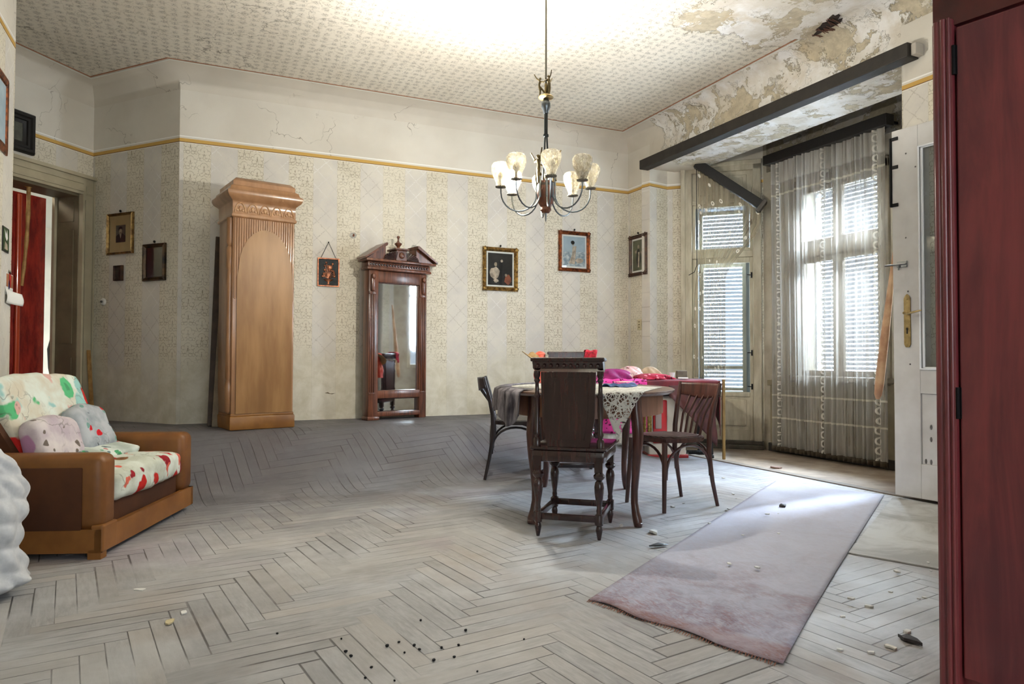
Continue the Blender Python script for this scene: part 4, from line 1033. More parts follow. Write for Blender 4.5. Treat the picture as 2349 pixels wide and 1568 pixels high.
# ---------------------------------------------------------------- pictures and small things on the walls
ROT = Matrix(((1, 0, 0, 0), (0, 0, -1, 0), (0, 1, 0, 0), (0, 0, 0, 1)))      # drawn flat, stood up facing -y
WALLS = {'back': ((0, 6.75, 0), (1, 0, 0)), 'corner': ((4.516, 6.5, 0), (0, -1, 0)), 'return': ((P4[0], P4[1], 0), (P4[0]-P3[0], P4[1]-P3[1], 0)),
         'hall': ((P3[0], P3[1], 0), (P3[0]-P2[0], P3[1]-P2[1], 0)), 'left': ((-1.02, 0, 0), (0, 1, 0))}
def wall_mat(w, c):
    d = Vector(WALLS[w][1]).normalized(); n = Vector((d.y, -d.x, 0)); y = -n
    return Matrix(((d.x, y.x, 0, c.x), (d.y, y.y, 0, c.y), (0, 0, 1, c.z), (0, 0, 0, 1))), n
def on_wall(w, px, py, gap=.0):
    p, d = WALLS[w]; d = Vector(d).normalized(); n = Vector((d.y, -d.x, 0)); return on_plane(px, py, Vector(p)+n*gap, n)
def extent(w, l, t, r, b):
    cx, cy = (l+r)/2, (t+b)/2; c = on_wall(w, cx, cy); d = Vector(WALLS[w][1]).normalized()
    return c, (on_wall(w, r, cy)-on_wall(w, l, cy)).dot(d), on_wall(w, cx, t).z-on_wall(w, cx, b).z
def rectline(w, h): return [(-w/2, -h/2), (-w/2, h/2), (w/2, h/2), (w/2, -h/2)]
def picture(name, label, w, box, fmat, fw=.035, mount=None, mw_=.03, art=(), back=None, corners=None, cat='picture', hook=True, group=None, glass=True, prof=None, tilt=0.0):
    c, W_, H_ = extent(w, *box); Mx, n = wall_mat(w, c)
    t = thing(name, label, cat, group=group); t.matrix_world = Mx @ Matrix.Rotation(tilt, 4, 'Y')
    b = MB(); pf = prof or [(0, .002), (0, .020), (.15*fw, .027), (.38*fw, .020), (.62*fw, .028), (.85*fw, .018), (fw, .012), (fw, .002)]
    b.sweep(pf, rectline(W_, H_), closed=True, M=ROT); b.build('frame', fmat, t, smooth=True)
    if corners:
        for sx in (-1, 1):
            for sy in (-1, 1):
                b = MB(); x, z = sx*(W_/2-fw*.5), sy*(H_/2-fw*.5); b.ball((x, -.024, z), fw*.55, .012, fw*.55, seg=10)
                for k in range(5): a = k*2*PI/5+.3; b.ball((x+math.cos(a)*fw*.5, -.026, z+math.sin(a)*fw*.5), fw*.2, .010, fw*.2, seg=6)
                b.build('corner_ornament', fmat, t, smooth=True)
        if corners == 2:
            for sx in (-1, 1): b = MB(); b.ball((sx*(W_/2-fw*.5), -.024, 0), fw*.42, .012, fw*.7, seg=8); b.build('side_ornament', fmat, t, smooth=True)
    iw, ih = W_-2*fw, H_-2*fw
    if mount: b = MB(); b.box(-iw/2-.004, iw/2+.004, -.006, -.002, -ih/2-.004, ih/2+.004); b.build('mount', mount, t)
    m = mw_ if mount else 0; aw, ah = iw-2*m, ih-2*m
    mats = [back] if back else []; b = MB()
    b.box(-aw/2, aw/2, -.008, -.003, -ah/2, ah/2)
    for i, (poly, mt) in enumerate(art):
        if mt not in mats: mats.append(mt)
        y = -.0085-.0004*i
        b.prism([(x*aw/2, z*ah/2) for x, z in poly], y, -.007, mi=mats.index(mt))
    b.build('print', mats, t)
    if glass: b = MB(); b.box(-iw/2, iw/2, -.0145, -.0135, -ih/2, ih/2); b.build('glass', M['picglass'], t)
    if hook: b = MB(); b.ball((0, -.014, H_/2+.018), .010, .012, .012, seg=8); b.tube([(0, -.010, H_/2+.015), (0, -.006, H_/2-.01)], .002, 5); b.build('hook', M['iron'], t)
    return t
def pm(name, rgb, rgb2=None, sc=14): return simple(name, rgb, .8, rgb2=rgb2 or tuple(int(v*.7) for v in rgb), scale=sc)
def blob(cx, cy, rx, ry, n=14, wob=.0, seed=0):
    r = random.Random(seed); return [(cx+rx*math.cos(2*PI*k/n)*(1+r.uniform(-wob, wob)), cy+ry*math.sin(2*PI*k/n)*(1+r.uniform(-wob, wob))) for k in range(n)]
dk = pm('print_dark', (38, 34, 30)); pale = pm('print_pale', (206, 190, 168), sc=20); rust = pm('print_rust', (150, 84, 56)); skyp = pm('print_pale_blue', (172, 190, 198), (150, 170, 182), 6)
rock = pm('print_rock', (110, 134, 148), (206, 214, 214), 22); green = pm('print_olive', (112, 112, 82), (84, 86, 64), 5); blackp = pm('print_black', (20, 18, 20)); skin = pm('print_skin', (176, 160, 136))
picture('framed_picture', 'gilt framed dark picture of a pale seated figure, above the table', 'back', (1107, 568, 1187, 667), M['gold'], .042, M['mount'], .018,
        [(blob(-.45, -.25, .42, .38, wob=.15, seed=1), pale), (blob(-.38, .30, .12, .13, seed=2), skin), (blob(.12, .52, .10, .09, wob=.2, seed=3), pale), (blob(.62, -.62, .30, .30, wob=.2, seed=4), rust), (blob(.46, -.36, .10, .09), skin), (blob(-.35, -.72, .20, .12, wob=.2, seed=9), pale)], dk, 2)
picture('framed_picture', 'copper framed pale blue print of a woman on rocks, above the table', 'back', (1281, 531, 1352, 623), M['goldred'], .040, M['mount'], .018,
        [([(-1, -.05), (1, .0), (1, -1), (-1, -1)], rock), ([(-.15, .35), (.2, .38), (.12, -.2), (.05, -.85), (-.5, -.8), (-.2, -.2)], pale), (blob(-.12, .50, .09, .10), skin), (blob(-.14, .60, .17, .13), blackp), (blob(.45, -.62, .35, .18, wob=.25, seed=5), pale)], skyp, 1)
picture('framed_picture', 'narrow brown frame with olive print of a robed figure, beside the bay', 'corner', (1446, 538, 1486, 632), M['brownframe'], .040, M['mount'], .02,
        [(blob(.0, -.2, .38, .62, wob=.08, seed=6), dk), ([(-.05, .2), (.2, .2), (.1, -.8), (-.1, -.8)], pale), (blob(0, .55, .16, .14), skin), (blob(-.45, .25, .18, .10), skin), (blob(.55, .12, .16, .10), skin)], green, 1)
picture('framed_portrait', 'gold framed photograph of a man in a dark suit on the wall beside the doorway', 'return', (249, 489, 308, 583), simple('thin_gilt', (176, 142, 84), .35, .7, rgb2=(96, 70, 36), scale=20), .022, M['beige'], .088,
        [([(-1, -.28), (-.45, -.05), (-.15, .05), (.2, .05), (.6, -.08), (1, -.3), (1, -1), (-1, -1)], blackp), ([(-.25, -.0), (.2, .0), (.02, -.55)], pale), (blob(0, .28, .30, .36), skin), ([(-.42, .35), (-.38, .72), (0, .86), (.4, .72), (.36, .45), (.15, .56), (-.2, .52)], blackp), (blob(.02, .12, .13, .03), blackp)], pm('print_grey', (96, 94, 84)))
picture('framed_picture', 'dark glossy frame with a projecting top moulding, below right of the portrait', 'return', (331, 559, 382, 644), simple('dark_gilt', (96, 72, 44), .4, .5, rgb2=(28, 20, 16), scale=12), .034, None, 0, [], simple('black_glass_print', (8, 8, 12), .08), None)
picture('framed_miniature', 'smallest dark frame, hanging below the portrait beside the doorway', 'return', (265, 609, 284, 644), M['brownframe'], .014, None, 0, [(blob(.3, -.1, .4, .7), blackp)], pm('print_dusk', (60, 56, 46)), None, hook=False, group=None)
picture('framed_picture', 'heavy black frame hanging over the doorway, partly hidden by the wall end', 'hall', (0, 253, 75, 347), M['black'], .095, None, 0, [], pm('print_grey_green', (108, 110, 100)), None, hook=False,
        prof=[(0, .002), (0, .03), (.012, .05), (.035, .05), (.045, .035), (.065, .035), (.07, .02), (.095, .012), (.095, .002)])
picture('framed_picture', 'copper gilt frame with a pale print at the far left edge of the picture', 'left', (-60, 130, 18, 322), M['goldred'], .055, None, 0, [], skyp, None, hook=False, prof=[(0, .002), (0, .010), (.02, .016), (.035, .010), (.045, .014), (.055, .006), (.055, .002)], glass=False)
picture('small_picture', 'small green and white print pinned high on the left wall above the calendar', 'left', (4, 521, 18, 578), simple('thin_dark_strip', (40, 40, 34), .5), .008, None, 0, [([(-.7, .9), (-.1, .5), (.2, .95), (.5, .2), (.1, -.1), (-.4, .2)], M['paperwhite']), ([(-.5, -.2), (.3, -.4), (.5, -.9), (-.6, -.9)], pale)], pm('print_green', (70, 92, 50)), None, hook=False, prof=[(0, .001), (0, .006), (.008, .006), (.008, .001)], glass=False)
c, W_, H_ = extent('left', 12, 628, 28, 678); Mx, n = wall_mat('left', c)
t = thing('picture_calendar', 'small calendar with a red and blue saint print on the left wall', 'calendar'); t.matrix_world = Mx
b = MB(); b.box(-W_/2, W_/2, -.004, -.001, -H_/2, H_/2); b.build('pad', M['paperwhite'], t)
b = MB(); b.box(-W_/2+.006, W_/2-.006, -.006, -.004, -H_/2+.05, H_/2-.004, 0)
for poly, mi in ((blob(0, .03, .028, .05), 1), (blob(.0, .075, .014, .016), 2), (blob(-.018, .0, .016, .03), 3)): b.prism(poly, -.0066, -.005, mi=mi)
b.build('print', [pm('print_tan', (186, 120, 84)), M['red'], skin, pm('print_blue', (50, 60, 130))], t)
# white paper curling off the wall end
b = MB(); p = on_wall('left', 30, 700)
b.grid(lambda u, v: (-1.012+.075*max(0, u-.25)**1.3+.006*math.sin(v*4), 4.99+.16*u, 1.275+.085*v*(1-.15*u)-.012*u), 14, 6); b.uv = {}
o = b.build('curled_paper', M['paperwhite'], None, smooth=True, solid=.002); tag(o, 'white sheet of paper curling off the end of the left wall below the calendar', 'paper')
# copper relief on a chain
c, W_, H_ = extent('back', 728, 592, 778, 657); Mx, n = wall_mat('back', c)
t = thing('relief_plaque', 'copper relief plaque of a flower vase hanging on a chain', 'plaque'); t.matrix_world = Mx
cop = simple('copper', (176, 116, 84), .4, .7, rgb2=(108, 62, 46), scale=40, bump=.5, bscale=80)
b = MB(); b.sweep([(0, .002), (0, .016), (.010, .016), (.012, .010), (.012, .002)], rectline(W_, H_), closed=True, M=ROT); b.build('rim', cop, t)
b = MB(); b.box(-W_/2+.01, W_/2-.01, -.008, -.002, -H_/2+.01, H_/2-.01); b.build('ground', simple('dark_patina', (32, 38, 40), .6, bump=1.0, bscale=120), t)
b = MB(); b.lathe([(0, 0), (.022, 0), (.010, .006), (.008, .022), (.035, .04), (.05, .05), (0, .055)], (0, -.008, -H_/2+.018), 14, sy=.25)
rr = random.Random(5)
for k in range(15):
    a = PI*(.08+.84*k/14); L = rr.uniform(.07, .135) if 4 < k < 10 else rr.uniform(.05, .085); z0 = -H_/2+.075
    x, z = L*math.cos(a)*.8, z0+L*math.sin(a)*1.15; b.tube([(0, -.010, z0), (x*.5, -.013, z0+(z-z0)*.6), (x, -.012, z)], .0022, 5)
    b.ball((x, -.012, z), .012, .006, .012, seg=7)
b.ball((.012, -.014, .045), .026, .008, .026, seg=10); b.build('vase_of_flowers', cop, t, smooth=True)
b = MB(); za = .285
for s in (-1, 1):
    for k in range(15):
        f0, f1 = k/15, (k+.8)/15; b.tube([(s*.07*(1-f0), -.008, H_/2+(za-H_/2)*f0), (s*.07*(1-f1), -.008, H_/2+(za-H_/2)*f1)], .0026, 5)
b.build('chain', M['iron'], t)
b = MB(); b.ball((0, -.01, za), .006); b.build('nail', M['iron'], t)
# plaster wounds
for px, py, lab in ((810, 540, 'round plugged hole with torn paper high on the wall left of the mirror top'), (950, 568, 'grey filled hole in the wall right of the mirror finial')):
    c = on_wall('back', px, py); t = thing('wall_hole', lab, 'wall hole', tuple(c))
    b = MB(); b.prism(blob(0, 0, .033, .030, 16, .12, px), -.003, .0); b.build('filler', simple('filler', (186, 182, 172), .9, rgb2=(150, 146, 136), scale=40), t)
    b = MB(); b.prism(blob(.004, 0, .011, .015, 9, .35, px+1), -.006, -.002); b.build('plug', simple('plug_brown' if px < 900 else 'plug_grey', (120, 70, 48) if px < 900 else (140, 132, 120), .9), t)
c = on_wall('back', 757, 902); b = MB(); b.prism([(-.05, .006), (-.02, .014), (.0, .0), (.05, .002), (.02, -.008), (-.01, -.003)], -.003, 0)
o = b.build('torn_mark', simple('mark', (120, 108, 88), .9), None, loc=tuple(c)); tag(o, 'small torn mark low on the wall between stove and mirror', 'mark')
for w, px, py, lab in (('return', 238, 692, 'round white light switch on the wall beside the doorway'), ):
    c = on_wall(w, px, py); Mx, n = wall_mat(w, c); t = thing('light_switch', lab, 'switch'); t.matrix_world = Mx
    b = MB(); b.lathe([(0, 0), (.034, 0), (.034, .008), (.026, .018), (0, .02)], (0, 0, 0), 20, M=ROT); b.build('base', M['paperwhite'], t, smooth=True)
    b = MB(); b.lathe([(0, .018), (.012, .018), (.010, .03), (0, .032)], (0, 0, 0), 12, M=ROT); b.build('knob', M['steel'], t, smooth=True)
c = on_wall('corner', 1468, 744); Mx, n = wall_mat('corner', c); t = thing('socket_outlet', 'papered-over wall socket below the narrow picture', 'socket'); t.matrix_world = Mx
b = MB(); b.rbox(-.04, .04, -.012, 0, -.06, .06, .006); b.build('plate', simple('papered_plate', (206, 194, 160), .8, var=.15, scale=30), t)
b = MB()
for z in (-.03, .0, .03): b.rbox(-.015, .015, -.014, -.011, z-.006, z+.006, .002)
b.build('slot', simple('slot_brown', (120, 104, 76), .8), t)

# ---------------------------------------------------------------- things in and through the left doorway
def fd(x, y, z): return tuple(FD @ Vector((x, y, z)))
Nd = FD.to_3x3() @ Vector((0, 1, 0))
def fdx(px, py, y):
    p = on_plane(px, py, FD @ Vector((0, y, 0)), Nd); return FD.inverted() @ p
a_, b2_ = fdx(40, 640, .33), fdx(103, 640, .33)
redm = NT('red_lacquer'); cc = redm.coord(); rn = redm.noise(redm.vmul(cc, (3, 3, .8)), 5, 6, .7)
redm.set(Base_Color=redm.mix(redm.ramp(rn, .3, .7), lin((178, 52, 40)), lin((120, 30, 28))), Roughness=.18, Coat_Weight=.6, Coat_Roughness=.1); redm.bump(redm.noise(redm.vmul(cc, (1, 1, .5)), 38, 3, .6), .9, .006)
t = thing('red_door_leaf', 'glossy red lacquered panel standing open inside the left doorway', 'door leaf'); t.matrix_world = FD
b = MB(); b.rbox(a_.x-.35, b2_.x, .33, .365, 0, 2.42, .004); b.build('leaf', redm.mat, t)
xs = fdx(52, 640, .30).x; b = MB(); b.rbox(xs-.05, xs-.01, .305, .33, 0, 2.40, .008); b.build('edge_moulding', simple('orange_red_paint', (206, 78, 44), .3, coat=.4), t)
g0 = fdx(66, 428, .12); g1 = fdx(50, 655, .12)
t = thing('walking_cane', 'pale bamboo cane with a crutch handle hanging in the left doorway', 'cane'); t.matrix_world = FD
b = MB(); pts = []
for k in range(12): f = k/11; pts.append((g0.x+(g1.x-g0.x)*f+.015*math.sin(f*PI), .12, g0.z+(g1.z-g0.z)*f))
b.tube(pts, [.017-.005*k/11+(.003 if k in (3, 6, 9) else 0) for k in range(12)], 10); b.build('shaft', M['tan'], t, smooth=True)
b = MB(); b.tube([(g0.x-.085, .12, g0.z+.028), (g0.x-.04, .12, g0.z+.012), (g0.x, .12, g0.z+.005), (g0.x+.05, .12, g0.z+.016)], [.010, .016, .021, .011], 10); b.build('handle', M['tan'], t, smooth=True)
# pale hall door behind
h0, h1 = fdx(100, 640, 1.30).x, fdx(134, 640, 1.30).x
t = thing('hall_door', 'pale cream door seen in the hall behind the red panel', 'door'); t.matrix_world = FD
b = MB(); b.rbox(h0-.5, h1+.35, 1.30, 1.345, 0, 2.35, .004); b.rbox(h0-.40, h0-.02, 1.285, 1.30, .3, 1.1, .006); b.rbox(h0-.40, h0-.02, 1.285, 1.30, 1.25, 2.2, .006); b.build('leaf', M['frame_cream'], t)
b = MB(); b.tube([(h1-.05, 1.29, 1.9), (h1-.05, 1.26, 1.9), (h1-.05, 1.26, 1.7), (h1-.05, 1.29, 1.7)], .008, 6); b.build('hinge', M['frame_white'], t)
def umbrella(label, px, ytop, ybot, y, mats, r, fl=False):
    a, b_ = fdx(px, ytop, y), fdx(px, ybot, y); t = thing('umbrella', label, 'umbrella'); t.matrix_world = FD
    L = a.z-b_.z; x = a.x
    b = MB(); b.tube([(x, y, b_.z), (x, y, b_.z+L*.25), (x, y, b_.z+L*.55), (x, y, b_.z+L*.78)], [r*.25, r*.8, r, r*.4], 10); b.build('canopy', mats[0], t, smooth=True)
    b = MB(); b.tube([(x, y, b_.z-.04), (x, y, a.z)], .006, 8); b.tube([(x, y, a.z-.10), (x, y, a.z)], .012, 8); b.build('handle', M['iron'], t, smooth=True)
    b = MB(); b.tube([(x-.012, y-.01, b_.z+L*.62), (x+.012, y-.015, b_.z+L*.55)], r*.7, 8); b.build('band', mats[1], t, smooth=True)
umbrella('slim folded black umbrella hanging in the hall, its upper half dark red', 129, 545, 720, .75, (simple('dark_umbrella', (34, 26, 26), .6, rgb2=(70, 14, 16), scale=6), M['red']), .020)
umbrella('folded black umbrella with red tips standing low in the hall', 124, 735, 880, .62, (M['black'], M['red']), .055)
s0, s1 = fdx(134, 800, .60), fdx(143, 880, .60)
b = MB(); b.tube([fd(s0.x, .6, s0.z), fd(s1.x, .6, .0)], .012, 8); o = b.build('hall_stick', M['tan'], None, smooth=True); tag(o, 'short tan stick leaning beside the lower umbrella in the hall', 'stick')

# ---------------------------------------------------------------- draped side table in the corner by the bay
SR = math.atan2(-.4126, .911)
ST0 = Vector((4.535, 5.30, 0)); LT = 1.2
t = thing('side_table', 'dark side table with slender legs under the red cover, beside the balcony door', 'table', (ST0.x-.911*LT, ST0.y+.4126*LT, 0), SR)
b = MB(); b.rbox(0, LT, 0, .52, .70, .735, .008); b.rbox(.03, LT-.03, .02, .50, .62, .70, .006); b.build('tabletop', M['carved'], t)
for x in (.03, LT-.03):
    for y in (.03, .49):
        b = MB(); b.tube([(x, y, .70), (x, y, .5), (x-.01, y, .2), (x, y, .05)], [.026, .024, .016, .014], 8); b.lathe([(0, 0), (.012, 0), (.02, .012), (.02, .03), (.010, .045), (.016, .055), (0, .06)], (x, y, 0), 10); b.build('leg', M['black'], t, smooth=True)
TM = Matrix.Translation((ST0.x-.911*LT, ST0.y+.4126*LT, 0)) @ Matrix.Rotation(SR, 4, 'Z')
velvet = simple('red_velvet', (124, 34, 44), .7, rgb2=(76, 22, 32), scale=5, bump=.3, bscale=12)
b = MB()
def cov(u, v):
    x = .52+u*(LT-.52+.03); 
    if v < .5: y = .54-1.1*v; z = .748+.006*math.sin(u*13)*math.sin(v*9)
    else:
        f = (v-.5)*2; drop = .085+.02*math.sin(u*9); y = -.012-.012*math.sin(u*22)*f; z = .742-drop*f
    return (x, y, z)
b.grid(cov, 40, 20, M=TM); b.uv = {}
b.grid(lambda u, v: (LT+.03+.012*math.sin(u*16)*v, .52-.56*u, .745-v*(.10+.42*u**2)), 24, 16, M=TM); b.uv = {}
o = b.build('velvet_cover', velvet, None, smooth=True, solid=.006, autosmooth=False); tag(o, 'dark red velvet cover over the right end of the side table', 'table cover')
b = MB(); b.grid(lambda u, v: (LT-.46+.46*u+.01*math.sin(v*9), -.03-.02*math.sin(u*18)*v, .70-v*(.10+.48*u**1.1)), 18, 18, M=TM); b.uv = {}
o = b.build('hanging_cloth', simple('brown_red_cloth', (92, 48, 44), .7, rgb2=(60, 30, 34), scale=7, bump=.4, bscale=16), None, smooth=True, solid=.006, autosmooth=False); tag(o, 'brownish red cloth hanging in a point from the right corner of the side table', 'cloth')
b = MB(); b.rbox(LT+.06, LT+.085, -.02, .01, 0, .76, .004, M=TM); o = b.build('upright_lath', simple('ochre_lath', (140, 112, 62), .6, var=.3), None); tag(o, 'thin ochre wooden lath standing at the right end of the side table', 'lath')
# pink printed cloth spread over the left part and hanging below
pink = floral('pink_print', ((226, 84, 170), (214, 60, 140)), [((120, 20, 70), .45, 26), ((70, 10, 50), .6, 34)], 20)
b = MB()
def pk(u, v):
    x = -.02+u*.56
    if v < .45: y = .53-1.2*v; z = .75+.012*abs(math.sin(u*11+v*4))
    else: f = (v-.45)/.55; y = -.02-.012*math.sin(u*20)*f; z = .745-.50*f
    return (x, y, z)
b.grid(pk, 30, 30, M=TM); b.uv = {}
o = b.build('pink_cloth', pink, None, smooth=True, solid=.004, autosmooth=False); tag(o, 'bright pink printed cloth hanging from the left half of the side table', 'cloth')
b = MB(); b.grid(lambda u, v: (0+u*.5, -.008-.01*math.sin(u*23), .26-.12*v-.015*abs(math.sin(u*16))*v), 30, 6, M=TM); b.uv = {}
o = b.build('lace_edging', lace('white_edging', 40), None, smooth=True, solid=.003, autosmooth=False); tag(o, 'strip of white lace hanging below the pink cloth', 'lace')
def heap(name, label, cat, x, y, rx, ry, rz_, mat, seed, zb=.755, amp=.22):
    b = MB(); r = random.Random(seed); ph = [r.uniform(0, 6) for _ in range(4)]
    def fn(u, v):
        a = u*2*PI; q = v*PI/2; k = 1+amp*math.sin(a*3+ph[0]+v*3)*.5+amp*math.sin(a*5+ph[1])*.4*(1-v)+amp*.5*math.sin(a*7+v*9+ph[2])
        return (x+rx*math.cos(a)*math.cos(q)*k, y+ry*math.sin(a)*math.cos(q)*k, zb+rz_*math.sin(q)*(1+amp*.5*math.sin(a*2+ph[3])*math.cos(q)))
    b.grid(fn, 40, 12, M=TM); b.uv = {}; b.prism([(x+rx*.9*math.cos(2*PI*k/20), y+ry*.9*math.sin(2*PI*k/20)) for k in range(20)], zb-.002, zb+.002, 'z', M=TM)
    o = b.build(name, mat, None, smooth=True, autosmooth=False); tag(o, label, cat); return o
heap('folded_cloth', 'magenta cloth heaped at the left of the side table', 'cloth', .26, .20, .17, .15, .10, simple('magenta_cloth', (160, 20, 110), .7, rgb2=(110, 10, 80), scale=9), 1)
heap('lace_bundle', 'pink and white lacy bundle in the middle of the side table', 'bundle', .43, .30, .14, .13, .125, floral('pink_white_lace', ((232, 214, 210), (222, 170, 168)), [((200, 120, 120), .6, 20), ((120, 60, 50), .85, 26)], 14), 2)
heap('beige_bundle', 'rounded beige bundle on the side table behind the red cloth', 'bundle', .64, .36, .12, .10, .12, simple('beige_gauze', (196, 172, 142), .8, rgb2=(166, 140, 112), scale=12), 3, amp=.12)
heap('crumpled_cloth', 'crumpled crimson patterned cloth on the side table, next to the beige bundle', 'cloth', .62, .16, .20, .12, .055, floral('crimson_pattern', ((180, 44, 70), (140, 30, 50)), [((226, 140, 150), .6, 24), ((60, 10, 20), .7, 26)], 14), 4)
b = MB(); b.lathe([(.0, 0), (.022, 0), (.032, .055), (.034, .06), (.031, .058), (.02, .006), (0, .006)], (.85, .30, .758), 18, M=TM); o = b.build('white_cup', simple('porcelain', (236, 238, 238), .25), None, smooth=True); tag(o, 'small white cup on the red cover of the side table', 'cup')
b = MB(); b.rbox(.92, 1.02, .36, .44, .758, .835, .006, M=TM); o = b.build('grey_box', simple('grey_box', (120, 112, 98), .7, var=.3, scale=20), None); tag(o, 'small grey box behind the white cup on the side table', 'box')
b = MB(); b.rbox(.89, .98, .16, .22, .758, .772, .004, M=TM); o = b.build('white_packet', M['paperwhite'], None); tag(o, 'flat white packet in front of the grey box on the side table', 'packet')
# red and white canister under the table
t = thing('red_canister', 'cream appliance with a red rounded front panel standing under the side table', 'heater'); t.matrix_world = TM
b = MB(); b.rbox(.58, .94, .10, .34, .02, .60, .02); b.build('body', simple('cream_enamel', (206, 198, 184), .35, var=.1), t, smooth=True)
b = MB(); b.rbox(.62, .755, .085, .105, .14, .555, .02, seg=3); b.rbox(.64, .70, .078, .088, .28, .52, .006, mi=1); b.build('front_panel', [simple('red_enamel', (186, 18, 26), .3, coat=.4), simple('dull_grille', (150, 130, 124), .4)], t, smooth=True)
b = MB(); b.lathe([(0, 0), (.022, 0), (.020, .012), (0, .014)], (0, 0, 0), 14, M=Matrix.Translation((.68, .086, .20)) @ ROT); b.build('dial', M['steel'], t, smooth=True)
b = MB(); b.rbox(.56, .96, .08, .36, 0, .03, .006); b.build('red_base', simple('red_base', (140, 24, 24), .5), t)
b = MB(); b.grid(lambda u, v: (.44+.14*u, -.0-.03-.015*math.sin(u*25), .60-.36*v), 24, 6, M=TM); b.uv = {}
o = b.build('brocade_strip', simple('gold_brocade', (160, 134, 70), .5, .3, rgb2=(88, 70, 34), scale=60), None, smooth=True, solid=.006, autosmooth=False); tag(o, 'gold brocade strip hanging under the side table, left of the red appliance', 'cloth')
b = MB(); b.rbox(1.02, 1.20, .30, .42, 0, .025, .003, M=TM)
for k in range(9): b.box(1.025+k*.02, 1.033+k*.02, .30, .42, .025, .032, M=TM)
for k in range(6): b.box(1.02, 1.20, .305+k*.02, .311+k*.02, .026, .033, M=TM)
o = b.build('floor_grate', M['iron'], None); tag(o, 'black mesh grate on the floor under the right end of the side table', 'grate')

# ---------------------------------------------------------------- curtains of the bay
def net(name, col, back, alpha, flowers=None, bands=False, folds=0):
    n = NT(name); t_ = n.t; c = n.coord('UV'); u, v, _ = n.sep(c)
    a = alpha+(n.noise(n.vmul(c, (60, 1.5, 1)), 1.0, 3)-.5)*.30
    colr = n.mix(n.ramp(n.noise(n.vmul(c, (18, 2, 1)), 1.4, 4, .6), .3, .7), lin(col), lin(back))
    if flowers:
        q = n.comb(u*flowers[0], v*flowers[1]); d = n.voro(q, 1.0, 'F1', rnd=.55)
        ring = (1-n.ramp((d-.17).abs(), .04, .09)); a = a.mx(ring*.95); colr = n.mix(ring, colr, lin((232, 226, 212)))
    if bands:
        for x0 in bands:
            d = (u-x0).abs(); band = 1-n.ramp(d, .030, .034); q = n.comb((u-x0)*16, v*34)
            vo = n.voro(q, 1.0, 'F1', rnd=.15); ring = (1-n.ramp((vo-.38).abs(), .06, .12)); a = a.mx(band*ring*.92); colr = n.mix(band*ring*.7, colr, lin((222, 218, 208)))
        top = n.ramp(v, .915, .93); a = a.mx(top*.80); seam = (1-n.ramp((v-.18).abs(), .002, .005)).mx(1-n.ramp((v-.10).abs(), .002, .005)).mx(1-n.ramp((v-.885).abs(), .002, .006)); a = a.mx(seam*.85)
        colr = n.mix(seam*.6, colr, lin((200, 192, 172)))
    n.set(Base_Color=colr, Roughness=.9, Specular_IOR_Level=.1)
    tl = t_.nodes.new('ShaderNodeBsdfTranslucent'); n.put(tl.inputs[0], colr)
    m = t_.nodes.new('ShaderNodeMixShader'); m.inputs[0].default_value = .035; t_.links.new(n.bsdf.outputs[0], m.inputs[1]); t_.links.new(tl.outputs[0], m.inputs[2])
    tr = t_.nodes.new('ShaderNodeBsdfTransparent'); m2 = t_.nodes.new('ShaderNodeMixShader'); n.put(m2.inputs[0], a.mn(1.0).mx(0.0))
    t_.links.new(tr.outputs[0], m2.inputs[1]); t_.links.new(m.outputs[0], m2.inputs[2]); t_.links.new(m2.outputs[0], n.out.inputs[0])
    return n.mat
t = thing('curtain_pelmet', 'black pelmet board with the long grey sheer curtain, in front of the bay window', 'curtain rail'); t.matrix_world = FW
b = MB(); b.rbox(.20, 1.62, -.20, -.10, 2.945, 3.045, .006); b.build('board', M['black'], t)
b = MB(); 
for x in (.24, 1.58): b.box(x-.01, x+.01, -.10, -.012, 2.98, 3.0)
b.build('bracket', M['iron'], t)
b = MB()
def sheer(u, v):
    x = .245+u*1.325; a = u*150+1.5*math.sin(u*17); am = .022*(.5+.5*math.sin(u*23+1))+.008
    lean = -.02*(1-v); return (x+.010*math.sin(a*.5+2)+lean*(u-.5), -.145+am*math.sin(a)*(1.1-.25*v)+.012*math.sin(u*9+v*2), .075+v*2.875)
b.grid(sheer, 260, 24)
o = b.build('sheer_curtain', net('grey_sheer', (200, 196, 190), (168, 162, 152), .47, bands=(.075, .50, .93)), None, smooth=True, autosmooth=False); o.matrix_world = FW
tag(o, 'long grey sheer curtain with crochet bands hanging over the bay window to the floor', 'curtain')
b = MB(); b.grid(lambda u, v: (.245+u*1.325, -.145+.028*math.sin(u*150+1.5*math.sin(u*17)), .035+v*.045), 200, 2); b.uv = {}; hm = b.build('dark_hem', simple('dirty_hem', (74, 64, 50), .9), o, smooth=True, solid=.004, autosmooth=False)
cb = MB(); cb.rbox(.10, 1.74, -.05, .0, .0, .085, .006); o_ = cb.build('trim_4', simple('black_skirting', (52, 48, 42), .7, var=.4), None); o_['kind'] = 'structure'; o_.matrix_world = FW
